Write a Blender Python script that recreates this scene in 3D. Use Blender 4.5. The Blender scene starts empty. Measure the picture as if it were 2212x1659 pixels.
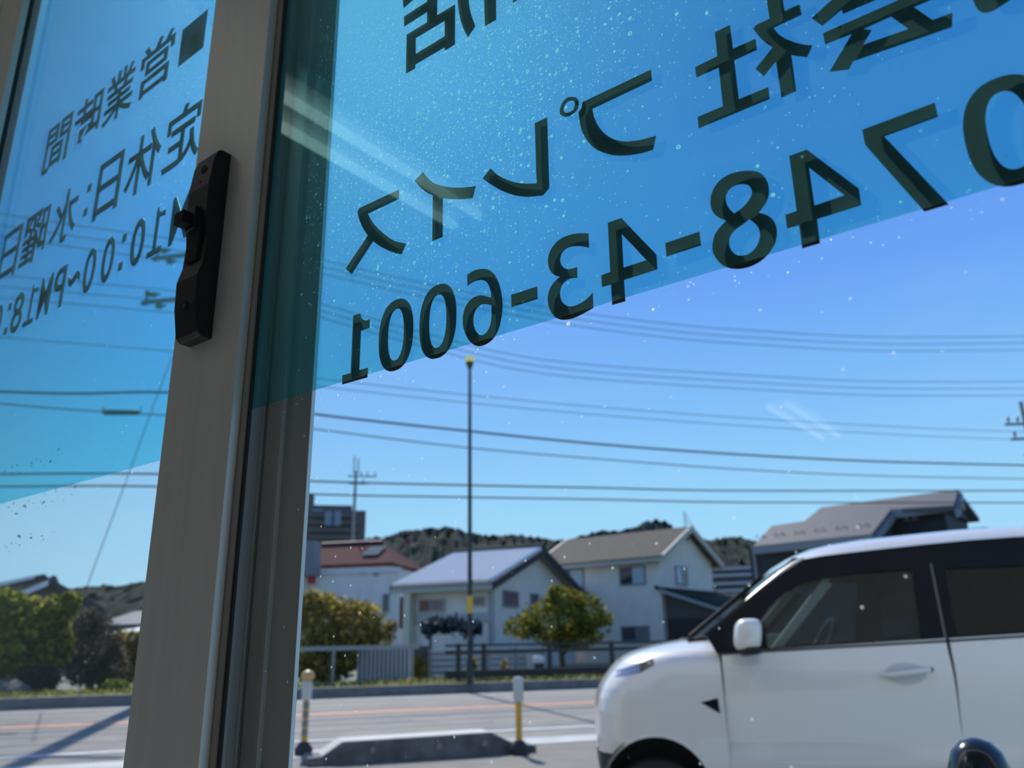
import bpy, bmesh, math, random
import numpy as np
from mathutils import Vector, Matrix

random.seed(7)
rng = np.random.default_rng(7)
SC = bpy.context.scene
COL = SC.collection
PI = math.pi

# ------------------------------------------------------------------ camera
F = 1727.5                       # focal length in pixels of the 2212 px wide frame
H = 1.15                         # eye height above the street
PPX, PPY = 1106.0, 829.5
_up = np.array([1014.0 - PPX, 4525.0 + PPY, F]); _up /= np.linalg.norm(_up)
_f = np.array([0, 0, 1.0]) - _up * _up[2]; _f /= np.linalg.norm(_f)
_r = np.cross(_f, _up)
if _r[0] < 0: _r = -_r
RW = np.stack([_r, _f, _up])     # world = RW @ camera(x right, y up, z forward)
CAMP = np.array([0, 0, H])

cd = bpy.data.cameras.new('camera'); cam = bpy.data.objects.new('camera', cd); COL.objects.link(cam)
m4 = Matrix.Identity(4)
cols = [RW @ np.array(v, float) for v in ((1, 0, 0), (0, 1, 0), (0, 0, -1))]
for j in range(3):
    for i in range(3): m4[i][j] = cols[j][i]
    m4[j][3] = CAMP[j]
cam.matrix_world = m4
cd.sensor_width = 36.0; cd.lens = F / 2212 * 36.0
cd.clip_start = 0.01; cd.clip_end = 5000
cd.dof.use_dof = True; cd.dof.focus_distance = 0.58; cd.dof.aperture_fstop = 9.0
SC.camera = cam

def ray(x, y): return RW @ np.array([x - PPX, -(y - PPY), F])
def proj(P):
    c = RW.T @ (np.array(P, float) - CAMP); return PPX + F * c[0] / c[2], PPY - F * c[1] / c[2]
def ground(x, y, z=0.0):
    d = ray(x, y); return CAMP + d * ((z - H) / d[2])
def on_plane(x, y, q, w):        # point of the pixel's ray on the vertical plane q.p = w
    d = ray(x, y); qq = np.array([q[0], q[1], 0.0]); return CAMP + d * (w / d.dot(qq))
def at_depth(x, y, Y): return on_plane(x, y, (0, 1), Y)
def z_at(P, y):                  # height above P whose image has row y
    lo, hi = -5.0, 300.0
    for _ in range(60):
        m = (lo + hi) / 2
        if proj((P[0], P[1], m))[1] > y: lo = m
        else: hi = m
    return lo
def t_to(P, d, x, z=2.5, lo=0.0, hi=60.0):   # distance along d from P until column x is reached
    s0 = proj((P[0], P[1], z))[0]
    sg = 1 if proj((P[0] + d[0], P[1] + d[1], z))[0] > s0 else -1
    for _ in range(60):
        m = (lo + hi) / 2
        v = proj((P[0] + d[0] * m, P[1] + d[1] * m, z))[0]
        if (v < x) == (sg > 0): lo = m
        else: hi = m
    return lo
def bear(deg): return np.array([math.sin(math.radians(deg)), math.cos(math.radians(deg)), 0.0])

# ------------------------------------------------------------------ world, sun, exposure
SUN_AZ, SUN_EL = -16.5, 45.5
S = np.array([math.sin(math.radians(SUN_AZ)) * math.cos(math.radians(SUN_EL)),
              math.cos(math.radians(SUN_AZ)) * math.cos(math.radians(SUN_EL)), math.sin(math.radians(SUN_EL))])
wd = bpy.data.worlds.new('sky'); SC.world = wd; wd.use_nodes = True
nt = wd.node_tree; nt.nodes.clear()
def N_(tree, typ, **kw):
    n = tree.nodes.new(typ)
    for k, v in kw.items(): setattr(n, k, v)
    return n
out = N_(nt, 'ShaderNodeOutputWorld'); bg = N_(nt, 'ShaderNodeBackground')
tc = N_(nt, 'ShaderNodeTexCoord'); sep = N_(nt, 'ShaderNodeSeparateXYZ')
ramp = N_(nt, 'ShaderNodeValToRGB')
nt.links.new(tc.outputs['Generated'], sep.inputs[0]); nt.links.new(sep.outputs['Z'], ramp.inputs[0])
def set_ramp(r, stops):
    cr = r.color_ramp
    while len(cr.elements) > 1: cr.elements.remove(cr.elements[-1])
    cr.elements[0].position = stops[0][0]; cr.elements[0].color = (*stops[0][1], 1)
    for p, c in stops[1:]:
        e = cr.elements.new(p); e.color = (*c, 1)
sn = lambda d: math.sin(math.radians(d))
set_ramp(ramp, [(0.0, (.47, .78, 1.0)), (sn(8), (.36, .70, 1.0)), (sn(15), (.245, .545, .99)), (sn(24), (.150, .375, .95)),
                (sn(38), (.108, .29, .84)), (1.0, (.09, .22, .57))])
dot = N_(nt, 'ShaderNodeVectorMath', operation='DOT_PRODUCT'); dot.inputs[1].default_value = tuple(S)
nt.links.new(tc.outputs['Generated'], dot.inputs[0])
mx = N_(nt, 'ShaderNodeMath', operation='MAXIMUM'); mx.inputs[1].default_value = 0.0
pw = N_(nt, 'ShaderNodeMath', operation='POWER'); pw.inputs[1].default_value = 24.0
nt.links.new(dot.outputs['Value'], mx.inputs[0]); nt.links.new(mx.outputs[0], pw.inputs[0])
glow = N_(nt, 'ShaderNodeMix', data_type='RGBA', blend_type='ADD')
glow.inputs['B'].default_value = (.42, .50, .52, 1)
nt.links.new(pw.outputs[0], glow.inputs['Factor']); nt.links.new(ramp.outputs[0], glow.inputs['A'])
# thin wisps of cloud low over the hills
nz = N_(nt, 'ShaderNodeTexNoise'); nz.inputs['Scale'].default_value = 5.0; nz.inputs['Detail'].default_value = 6
mp = N_(nt, 'ShaderNodeMapping'); mp.inputs['Scale'].default_value = (1, 1, 4.5)
nt.links.new(tc.outputs['Generated'], mp.inputs[0]); nt.links.new(mp.outputs[0], nz.inputs[0])
mr = N_(nt, 'ShaderNodeMapRange'); mr.inputs[1].default_value = .56; mr.inputs[2].default_value = .8; mr.inputs[4].default_value = .05
nt.links.new(nz.outputs[0], mr.inputs[0])
cl = N_(nt, 'ShaderNodeMix', data_type='RGBA'); cl.inputs['B'].default_value = (.8, .9, 1.0, 1)
nt.links.new(mr.outputs[0], cl.inputs['Factor']); nt.links.new(glow.outputs['Result'], cl.inputs['A'])
nt.links.new(cl.outputs['Result'], bg.inputs[0]); nt.links.new(bg.outputs[0], out.inputs[0])
bg.inputs[1].default_value = 1.07

sd = bpy.data.lights.new('sun', 'SUN'); sun = bpy.data.objects.new('sun', sd); COL.objects.link(sun)
sd.energy = 5.3; sd.angle = math.radians(.53); sd.color = (1.0, .95, .87)
sun.location = tuple(S * 100)
sun.rotation_euler = Vector(S).to_track_quat('Z', 'Y').to_euler()

SC.view_settings.view_transform = 'Standard'; SC.view_settings.look = 'None'
SC.view_settings.exposure = 0.0; SC.view_settings.gamma = 1.0; SC.view_settings.use_curve_mapping = False
SC.cycles.max_bounces = 14; SC.cycles.transparent_max_bounces = 40; SC.cycles.transmission_bounces = 12
SC.cycles.use_denoising = True; SC.cycles.caustics_reflective = False; SC.cycles.caustics_refractive = False
SC.cycles.sample_clamp_indirect = 6.0

# ------------------------------------------------------------------ materials
MATS = {}
def mat(name, col, rough=.6, metal=0.0, spec=.5, var=0.0, scale=8.0, bump=0.0, stretch=(1, 1, 1), coat=0.0, col2=None):
    if name in MATS: return MATS[name]
    m = bpy.data.materials.new(name); m.use_nodes = True; t = m.node_tree
    b = t.nodes['Principled BSDF']
    b.inputs['Base Color'].default_value = (*col, 1); b.inputs['Roughness'].default_value = rough
    b.inputs['Metallic'].default_value = metal; b.inputs['Specular IOR Level'].default_value = spec
    b.inputs['Coat Weight'].default_value = coat; b.inputs['Coat Roughness'].default_value = .04
    if var or bump or col2:
        c = N_(t, 'ShaderNodeTexCoord'); mpp = N_(t, 'ShaderNodeMapping'); mpp.inputs['Scale'].default_value = stretch
        n = N_(t, 'ShaderNodeTexNoise'); n.inputs['Scale'].default_value = scale; n.inputs['Detail'].default_value = 5
        t.links.new(c.outputs['Object'], mpp.inputs[0]); t.links.new(mpp.outputs[0], n.inputs[0])
        if var or col2:
            x = N_(t, 'ShaderNodeMix', data_type='RGBA')
            lo = tuple(v * (1 - var) for v in col); hi = col2 if col2 else tuple(min(1, v * (1 + var)) for v in col)
            x.inputs['A'].default_value = (*lo, 1); x.inputs['B'].default_value = (*hi, 1)
            g = N_(t, 'ShaderNodeMapRange'); g.inputs[1].default_value = .35; g.inputs[2].default_value = .65
            t.links.new(n.outputs[0], g.inputs[0]); t.links.new(g.outputs[0], x.inputs['Factor'])
            t.links.new(x.outputs['Result'], b.inputs['Base Color'])
        if bump:
            bp = N_(t, 'ShaderNodeBump'); bp.inputs['Strength'].default_value = bump; bp.inputs['Distance'].default_value = .02
            t.links.new(n.outputs[0], bp.inputs['Height']); t.links.new(bp.outputs[0], b.inputs['Normal'])
    MATS[name] = m; return m

def base_mat(name):
    m = bpy.data.materials.new(name); m.use_nodes = True; t = m.node_tree; t.nodes.clear(); MATS[name] = m
    return m, t, N_(t, 'ShaderNodeOutputMaterial')
def fresnel(t, ior):             # the same outside index on both faces of a thin sheet
    fr = N_(t, 'ShaderNodeFresnel'); g = N_(t, 'ShaderNodeNewGeometry'); m_ = N_(t, 'ShaderNodeMapRange')
    m_.inputs[3].default_value = ior; m_.inputs[4].default_value = 1 / ior
    t.links.new(g.outputs['Backfacing'], m_.inputs[0]); t.links.new(m_.outputs[0], fr.inputs[0]); return fr
def glass_mat(name, tint, refl=1.0, dirt=0.0):
    m, t, o = base_mat(name)
    tr = N_(t, 'ShaderNodeBsdfTransparent'); tr.inputs[0].default_value = (*tint, 1)
    gl = N_(t, 'ShaderNodeBsdfGlossy'); gl.inputs['Roughness'].default_value = 0.0
    fr = fresnel(t, 1.45)
    ml = N_(t, 'ShaderNodeMath', operation='MULTIPLY'); ml.inputs[1].default_value = refl
    t.links.new(fr.outputs[0], ml.inputs[0])
    mx_ = N_(t, 'ShaderNodeMixShader'); t.links.new(ml.outputs[0], mx_.inputs[0])
    t.links.new(tr.outputs[0], mx_.inputs[1]); t.links.new(gl.outputs[0], mx_.inputs[2])
    last = mx_
    if dirt:                     # dried drops and specks left on the glass
        c = N_(t, 'ShaderNodeTexCoord')
        v = N_(t, 'ShaderNodeTexVoronoi'); v.inputs['Scale'].default_value = 90.0
        t.links.new(c.outputs['Object'], v.inputs[0])
        r1 = N_(t, 'ShaderNodeMapRange'); r1.inputs[1].default_value = .10; r1.inputs[2].default_value = .06
        r1.inputs[3].default_value = 0; r1.inputs[4].default_value = 1
        t.links.new(v.outputs['Distance'], r1.inputs[0])
        sx = N_(t, 'ShaderNodeSeparateColor'); t.links.new(v.outputs['Color'], sx.inputs[0])
        g = N_(t, 'ShaderNodeMath', operation='GREATER_THAN'); g.inputs[1].default_value = .66
        t.links.new(sx.outputs[0], g.inputs[0])
        k = N_(t, 'ShaderNodeMath', operation='MULTIPLY'); t.links.new(r1.outputs[0], k.inputs[0]); t.links.new(g.outputs[0], k.inputs[1])
        k2 = N_(t, 'ShaderNodeMath', operation='MULTIPLY'); k2.inputs[1].default_value = dirt
        t.links.new(k.outputs[0], k2.inputs[0])
        tl = N_(t, 'ShaderNodeBsdfTranslucent'); tl.inputs[0].default_value = (.8, .8, .8, 1)
        m2 = N_(t, 'ShaderNodeMixShader'); t.links.new(k2.outputs[0], m2.inputs[0])
        t.links.new(last.outputs[0], m2.inputs[1]); t.links.new(tl.outputs[0], m2.inputs[2]); last = m2
    t.links.new(last.outputs[0], o.inputs[0]); return m

def film_mat(name, tint, haze):     # blue sun-control film: tinted see-through with a faint haze
    m, t, o = base_mat(name)
    tr = N_(t, 'ShaderNodeBsdfTransparent'); tr.inputs[0].default_value = (*tint, 1)
    gl = N_(t, 'ShaderNodeBsdfGlossy'); gl.inputs['Roughness'].default_value = .02
    fr = fresnel(t, 1.33)
    a = N_(t, 'ShaderNodeMixShader'); t.links.new(fr.outputs[0], a.inputs[0])
    t.links.new(tr.outputs[0], a.inputs[1]); t.links.new(gl.outputs[0], a.inputs[2])
    tl = N_(t, 'ShaderNodeBsdfTranslucent'); tl.inputs[0].default_value = (.62, .86, .78, 1)
    b = N_(t, 'ShaderNodeMixShader'); b.inputs[0].default_value = haze
    t.links.new(a.outputs[0], b.inputs[1]); t.links.new(tl.outputs[0], b.inputs[2])
    t.links.new(b.outputs[0], o.inputs[0]); return m
def spots_mat(name, centre, radius, spot, amount):   # dried water spots, crowded at one place to paint the sun's glare
    m, t, o = base_mat(name)
    c = N_(t, 'ShaderNodeTexCoord')
    sb = N_(t, 'ShaderNodeVectorMath', operation='DISTANCE'); sb.inputs[1].default_value = centre
    t.links.new(c.outputs['Object'], sb.inputs[0])
    mk = N_(t, 'ShaderNodeMapRange', interpolation_type='SMOOTHSTEP'); mk.inputs[1].default_value = radius; mk.inputs[2].default_value = radius * .1
    mk.inputs[3].default_value = 0.0; mk.inputs[4].default_value = 1.0
    t.links.new(sb.outputs['Value'], mk.inputs[0])
    tot = None
    for sc_, r0, thr in ((200.0, .24, .75), (380.0, .24, .65), (700.0, .30, .55)):
        v = N_(t, 'ShaderNodeTexVoronoi'); v.inputs['Scale'].default_value = sc_
        t.links.new(c.outputs['Object'], v.inputs[0])
        sx = N_(t, 'ShaderNodeSeparateColor'); t.links.new(v.outputs['Color'], sx.inputs[0])
        rad = N_(t, 'ShaderNodeMath', operation='MULTIPLY'); rad.inputs[1].default_value = r0
        t.links.new(sx.outputs[1], rad.inputs[0])
        df = N_(t, 'ShaderNodeMath', operation='SUBTRACT'); t.links.new(v.outputs['Distance'], df.inputs[0]); t.links.new(rad.outputs[0], df.inputs[1])
        ab = N_(t, 'ShaderNodeMath', operation='ABSOLUTE'); t.links.new(df.outputs[0], ab.inputs[0])
        rg = N_(t, 'ShaderNodeMapRange'); rg.inputs[1].default_value = .09; rg.inputs[2].default_value = .03; rg.inputs[3].default_value = 0; rg.inputs[4].default_value = 1
        t.links.new(ab.outputs[0], rg.inputs[0])
        th = N_(t, 'ShaderNodeMath', operation='MULTIPLY_ADD'); th.inputs[1].default_value = -.70; th.inputs[2].default_value = 1.0 - spot
        t.links.new(mk.outputs[0], th.inputs[0])
        gt = N_(t, 'ShaderNodeMath', operation='GREATER_THAN'); t.links.new(sx.outputs[0], gt.inputs[0]); t.links.new(th.outputs[0], gt.inputs[1])
        k = N_(t, 'ShaderNodeMath', operation='MULTIPLY'); t.links.new(rg.outputs[0], k.inputs[0]); t.links.new(gt.outputs[0], k.inputs[1])
        k2 = N_(t, 'ShaderNodeMath', operation='MULTIPLY'); k2.inputs[1].default_value = thr * amount
        t.links.new(k.outputs[0], k2.inputs[0])
        if tot is None: tot = k2
        else:
            s_ = N_(t, 'ShaderNodeMath', operation='MAXIMUM'); t.links.new(tot.outputs[0], s_.inputs[0]); t.links.new(k2.outputs[0], s_.inputs[1]); tot = s_
    tl = N_(t, 'ShaderNodeBsdfTranslucent'); tl.inputs[0].default_value = (.95, .95, .93, 1)
    tr = N_(t, 'ShaderNodeBsdfTransparent'); b = N_(t, 'ShaderNodeMixShader'); t.links.new(tot.outputs[0], b.inputs[0])
    t.links.new(tr.outputs[0], b.inputs[1]); t.links.new(tl.outputs[0], b.inputs[2])
    t.links.new(b.outputs[0], o.inputs[0]); return m
def leaf_mat(name, c1, c2):
    m, t, o = base_mat(name)
    g = N_(t, 'ShaderNodeNewGeometry'); r = N_(t, 'ShaderNodeValToRGB')
    set_ramp(r, [(0.0, tuple(v * .6 for v in c1)), (.5, c1), (1.0, c2)])
    t.links.new(g.outputs['Random Per Island'], r.inputs[0])
    d = N_(t, 'ShaderNodeBsdfPrincipled'); d.inputs['Roughness'].default_value = .55; d.inputs['Specular IOR Level'].default_value = .15
    l = N_(t, 'ShaderNodeBsdfTranslucent'); mx_ = N_(t, 'ShaderNodeMixShader'); mx_.inputs[0].default_value = .55
    t.links.new(r.outputs[0], d.inputs['Base Color']); t.links.new(r.outputs[0], l.inputs[0])
    t.links.new(d.outputs[0], mx_.inputs[1]); t.links.new(l.outputs[0], mx_.inputs[2]); t.links.new(mx_.outputs[0], o.inputs[0]); return m
def emit_mat(name, col, s):
    m, t, o = base_mat(name); e = N_(t, 'ShaderNodeEmission'); e.inputs[0].default_value = (*col, 1); e.inputs[1].default_value = s
    t.links.new(e.outputs[0], o.inputs[0]); return m

# ------------------------------------------------------------------ mesh builder
class MB:
    def __init__(s): s.v = []; s.f = []
    def add(s, vs, fs):
        o = len(s.v); s.v += [tuple(float(c) for c in p) for p in vs]; s.f += [tuple(i + o for i in f) for f in fs]; return s
    def hexa(s, p):              # 8 corners: bottom ring then top ring
        return s.add(p, [(3, 2, 1, 0), (4, 5, 6, 7), (0, 1, 5, 4), (1, 2, 6, 5), (2, 3, 7, 6), (3, 0, 4, 7)])
    def box(s, c, a, b, n):      # corner c and three edge vectors
        c, a, b, n = (np.array(q, float) for q in (c, a, b, n))
        return s.hexa([c, c + a, c + a + b, c + b, c + n, c + a + n, c + a + b + n, c + b + n])
    def cbox(s, lo, hi):
        return s.box(lo, (hi[0] - lo[0], 0, 0), (0, hi[1] - lo[1], 0), (0, 0, hi[2] - lo[2]))
    def prism(s, poly, ext):     # planar polygon of 3-D points, extruded by a vector
        p = [np.array(q, float) for q in poly]; e = np.array(ext, float); n = len(p)
        return s.add(p + [q + e for q in p], [tuple(range(n))[::-1], tuple(range(n, 2 * n))] + [(i, (i + 1) % n, (i + 1) % n + n, i + n) for i in range(n)])
    def tube(s, path, r, n=8, cap=True):
        P = [np.array(q, float) for q in path]; R_ = r if hasattr(r, '__len__') else [r] * len(P); rings = []
        prev = None
        for i, p in enumerate(P):
            d = P[min(i + 1, len(P) - 1)] - P[max(i - 1, 0)]; d = d / (np.linalg.norm(d) + 1e-12)
            if prev is None:
                h = np.array([0, 0, 1.0]) if abs(d[2]) < .9 else np.array([1.0, 0, 0]); a = np.cross(d, h)
            else: a = prev - d * prev.dot(d)
            a = a / (np.linalg.norm(a) + 1e-12); prev = a; b = np.cross(d, a)
            rings.append([p + R_[i] * (a * math.cos(2 * PI * k / n) + b * math.sin(2 * PI * k / n)) for k in range(n)])
        return s.loft(rings, True, cap)
    def loft(s, rings, closed=True, cap=False):
        n = len(rings[0]); vs = [q for rg in rings for q in rg]; fs = []
        for i in range(len(rings) - 1):
            for k in range(n if closed else n - 1):
                fs.append((i * n + k, i * n + (k + 1) % n, (i + 1) * n + (k + 1) % n, (i + 1) * n + k))
        if cap: fs.append(tuple(range(n))[::-1]); fs.append(tuple((len(rings) - 1) * n + k for k in range(n)))
        return s.add(vs, fs)
    def lathe(s, prof, c=(0, 0, 0), n=24):   # (r, z) profile about vertical axis at c
        return s.loft([[(c[0] + r * math.cos(2 * PI * k / n), c[1] + r * math.sin(2 * PI * k / n), c[2] + z) for k in range(n)] for r, z in prof], True, True)
    def blob(s, c, r, nu=14, nv=9, p=1.0):
        rings = []
        for j in range(nv + 1):
            t = -PI / 2 + PI * (j + .02) / (nv + .04)
            rings.append([(c[0] + r[0] * math.cos(t) * math.cos(2 * PI * k / nu), c[1] + r[1] * math.cos(t) * math.sin(2 * PI * k / nu), c[2] + r[2] * math.sin(t)) for k in range(nu)])
        return s.loft(rings, True, True)
    def build(s, name, m, parent=None, smooth=False, bevel=0.0, off=None):
        me = bpy.data.meshes.new(name)
        o_ = np.zeros(3)
        if parent is not None and off is None: o_ = np.array(WLOC.get(parent.name, (0, 0, 0)))
        elif off is not None: o_ = np.array(off)
        me.from_pydata([tuple(np.array(v) - o_) for v in s.v], [], s.f); me.validate(); me.update()
        bm = bmesh.new(); bm.from_mesh(me); bmesh.ops.recalc_face_normals(bm, faces=bm.faces)
        if bevel: bmesh.ops.bevel(bm, geom=[e for e in bm.edges if len(e.link_faces) == 2 and e.calc_face_angle(0) > .5], offset=bevel, segments=2, affect='EDGES', profile=.6)
        bm.to_mesh(me); bm.free()
        if smooth:
            for p in me.polygons: p.use_smooth = True
            try: me.set_sharp_from_angle(angle=math.radians(40))
            except Exception: pass
        ob = bpy.data.objects.new(name, me); COL.objects.link(ob); me.materials.append(m)
        if parent is not None:
            ob.parent = parent
            WLOC[ob.name] = tuple(o_) if parent.rotation_euler.z == 0 else (0, 0, 0)
        elif off is not None: ob.location = tuple(o_)
        return ob
WLOC = {}
def empty(name, loc, label=None, cat=None, group=None, rz=0.0, kind=None):
    o = bpy.data.objects.new(name, None); COL.objects.link(o); o.location = tuple(float(v) for v in loc); o.rotation_euler = (0, 0, rz)
    o.empty_display_size = .2
    WLOC[o.name] = tuple(float(v) for v in loc) if rz == 0 else (0, 0, 0)
    return tag(o, label, cat, group, kind)
def tag(o, label=None, cat=None, group=None, kind=None):
    if label: o['label'] = label
    if cat: o['category'] = cat
    if group: o['group'] = group
    if kind: o['kind'] = kind
    return o
def thing(mb, name, m, label, cat, group=None, smooth=False, bevel=0.0):
    c = np.array(mb.v); off = np.array([c[:, 0].mean(), c[:, 1].mean(), c[:, 2].min()])
    return tag(mb.build(name, m, None, smooth, bevel, off=off), label, cat, group)
def setting(mb, name, m, smooth=False, bevel=0.0):
    return tag(mb.build(name, m, None, smooth, bevel, off=(0, 0, 0)), kind='structure')
def copy_tree(o, parent=None):
    c = o.copy(); COL.objects.link(c); c.parent = parent
    for ch in list(o.children): copy_tree(ch, c)
    return c

# ================================================================== THE SHOP WINDOW
U = -ray(-1248, 1427); U[2] = 0; U /= np.linalg.norm(U)          # along the window, towards image right
NV = np.array([-U[1], U[0], 0.0])                                 # outwards
if ray(*[PPX, PPY]).dot(NV) < 0: NV = -NV
ZV = np.array([0, 0, 1.0])
def W(u, n, z): return CAMP + U * u + NV * n + ZV * z             # z counted from the eye height
def wbox(mb, u0, u1, n0, n1, z0, z1): return mb.box(W(u0, n0, z0), U * (u1 - u0), NV * (n1 - n0), ZV * (z1 - z0))
def wpt(x, y, d):
    r = ray(x, y); return CAMP + r * (d / r.dot(NV))
ZB, ZT = -1.02, 1.28             # bottom and top of the glazing, from the eye

alu = mat('brushed_aluminium', (.58, .58, .565), .42, .35, .5, var=.035, scale=60, stretch=(1, 1, .02))
alu_l = mat('bright_aluminium', (.62, .61, .62), .4, .15, .5, var=.06, scale=60, stretch=(1, 1, .02))
alu_d = mat('dark_bronze_aluminium', (.30, .285, .275), .42, .35, .5, var=.15, scale=80, stretch=(1, 1, .02))
rubber = mat('black_gasket', (.012, .013, .014), .7)
pane_m = glass_mat('window_glass', (.975, .985, .98), 1.0, .0)
pane_d = glass_mat('spotted_window_glass', (.975, .985, .98), 1.0, .35)

DR, DL, DS = .3725, .386, .36    # right glass, left glass, face of the sash stile
win1 = empty('window_1', W(-1.0, DL, ZB), kind='structure')
win2 = empty('window_2', W(0.3, DR, ZB), kind='structure')
uS0, uS1 = -1.866 * DS, -1.5749 * DS
# --- sash with the lock
wbox(MB(), uS0, uS1, DS, .3685, ZB, ZT).build('meeting_stile', alu, win1, bevel=.0008)
wbox(MB(), uS0 + .004, uS1 + .0072, .3686, .3768, ZB, ZT).build('stile_lip', alu_d, win1)
wbox(MB(), uS0 + .002, uS0 + .006, .3772, DL, ZB, ZT).build('gasket', rubber, win1)
wbox(MB(), uS1 + .0075, uS1 + .0105, .370, .3720, ZB, ZT).build('gasket', rubber, win1)
uL = -3.6022 * DS
wbox(MB(), uL - .105, uL, DS, .3698, ZB, ZT).build('side_stile', alu, win1, bevel=.0008)
wbox(MB(), uL - .10, uL - .0004, .3700, .3765, ZB, ZT).build('gasket', rubber, win1)
wbox(MB(), uL - .10, uL - .0008, .3766, .3868, ZB, ZT).build('glazing_bead', alu_d, win1)
wbox(MB(), uL + .0005, uS0, DS, .3695, ZT - .08, ZT).build('top_rail', alu, win1)
wbox(MB(), uL + .0005, uS0, DS, .3695, ZB, ZB + .12).build('bottom_rail', alu, win1)
wbox(MB(), uL - .02, uS1 - .04, DL, DL + .006, ZB + .05, ZT - .03).build('glass_pane', pane_m, win1)
zfL = .4395 * DL
# --- fixed light on the right, with the outer mullion behind its glass
wbox(MB(), -.5613, 1.10, DR, DR + .006, ZB + .01, ZT - .01).build('glass_pane', pane_d, win2)
prof = [(-.5801, .3852), (-.57345, .3852), (-.57345, .3931), (-.57113, .3931), (-.57113, .3950), (-.5476, .3950), (-.5476, .3995), (-.5157, .3995), (-.5157, .4032)]
def mull(u0, u1, n0, n1, m, nm='mullion'): wbox(MB(), u0, u1, n0, n1, ZB, ZT).build(nm, m, win2)
mull(-.5840, -.57345, .3852, .3931, mat('grey_bronze', (.48, .45, .455), .4, .4))
mull(-.5830, -.57113, .3932, .3949, alu_l, 'mullion_fillet')
mull(-.5820, -.5476, .3951, .3994, alu_d)
mull(-.5478, -.5472, .3951, .3994, alu_l, 'mullion_skylit_edge')  # paler strip: sky light on this side face put into its colour
mull(-.5700, -.5157, .39945, .4031, mat('bronze_face', (.42, .40, .395), .42, .35))
mull(-.5159, -.5153, .3996, .4031, alu_l, 'mullion_skylit_edge')  # outer side face, its sky light put into the paler metal too
mull(-.5610, -.560, .3952, .3953, rubber, 'groove')
mull(-.5686, -.5678, .39495, .3951, rubber, 'groove')
wbox(MB(), -.5605, 1.12, DS, .3715, ZT, ZT + .09).build('top_rail', alu, win2)
wbox(MB(), -.5605, 1.12, DS, .3715, ZB - .12, ZB + .01).build('bottom_rail', alu, win2)
wbox(MB(), 1.02, 1.12, DS, .40, ZB, ZT).build('side_stile', alu, win2)
zfR = .4965 * DR
# --- blue film on the room side of both panes
tintL = (.54, .91, .97); tintR = (.465, .825, .84)
def film(nm, u0, u1, d, zb0, zb1, m, par):
    P = [W(u0, d - .0004, zb0), W(u1, d - .0004, zb1), W(u1, d - .0004, ZT - .01), W(u0, d - .0004, ZT - .01)]
    o = MB().prism(P, NV * .0003).build(nm, m, par); tag(o, label='blue tinted sun film'); return o
c1 = wpt(930, 150, DR) - np.array(WLOC['window_2']); c2 = wpt(420, 120, DL) - np.array(WLOC['window_1'])
film('sun_film', uL + .002, uS0 + .004, DL, zfL, zfL, film_mat('blue_film_left', tintL, .035), win1)
film('sun_film', -.5605, 1.02, DR, zfR + .002, zfR - .003, film_mat('blue_film_right', tintR, .036), win2)
def spots(u0, u1, d, z0, z1, m, par): tag(wbox(MB(), u0, u1, d, d + .00015, z0, z1).build('water_spots', m, par), label='dried water spots on the outer face of the pane')
spots(-.5150, -.02, DR + .0070, .176, .62, spots_mat('spots_right', tuple(c1), .25, .025, 1.15), win2)
spots(uL + .004, uS0 + .02, DL + .0070, .16, 1.05, spots_mat('spots_left', tuple(c2), .22, .02, .8), win1)

# dark smears of old adhesive left on the lower part of the left pane
m_, t_, o_m = base_mat('adhesive_smears')
c_ = N_(t_, 'ShaderNodeTexCoord'); mp_ = N_(t_, 'ShaderNodeMapping'); mp_.inputs['Scale'].default_value = (1, 1, 2.2)
n_ = N_(t_, 'ShaderNodeTexNoise'); n_.inputs['Scale'].default_value = 105.0; n_.inputs['Detail'].default_value = 4
r_m = N_(t_, 'ShaderNodeMapRange'); r_m.inputs[1].default_value = .63; r_m.inputs[2].default_value = .70; r_m.inputs[4].default_value = .55
d_m = N_(t_, 'ShaderNodeBsdfDiffuse'); d_m.inputs[0].default_value = (.10, .10, .12, 1)
tr_m = N_(t_, 'ShaderNodeBsdfTransparent'); x_m = N_(t_, 'ShaderNodeMixShader')
t_.links.new(c_.outputs['Object'], mp_.inputs[0]); t_.links.new(mp_.outputs[0], n_.inputs[0]); t_.links.new(n_.outputs[0], r_m.inputs[0])
t_.links.new(r_m.outputs[0], x_m.inputs[0]); t_.links.new(tr_m.outputs[0], x_m.inputs[1]); t_.links.new(d_m.outputs[0], x_m.inputs[2]); t_.links.new(x_m.outputs[0], o_m.inputs[0])
for (xa, ya, xb, yb) in ((-30, 1112, 170, 1050), (-30, 1180, 120, 1150), (-30, 1020, 130, 980)):
    p0, p1, p2, p3 = wpt(xa, ya + 22, DL - .001), wpt(xb, yb + 22, DL - .001), wpt(xb, yb - 14, DL - .001), wpt(xa, ya - 14, DL - .001)
    tag(MB().prism([p0, p1, p2, p3], NV * .0001).build('adhesive_smear', m_, win1), label='dark broken adhesive smear on the pane')
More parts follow.
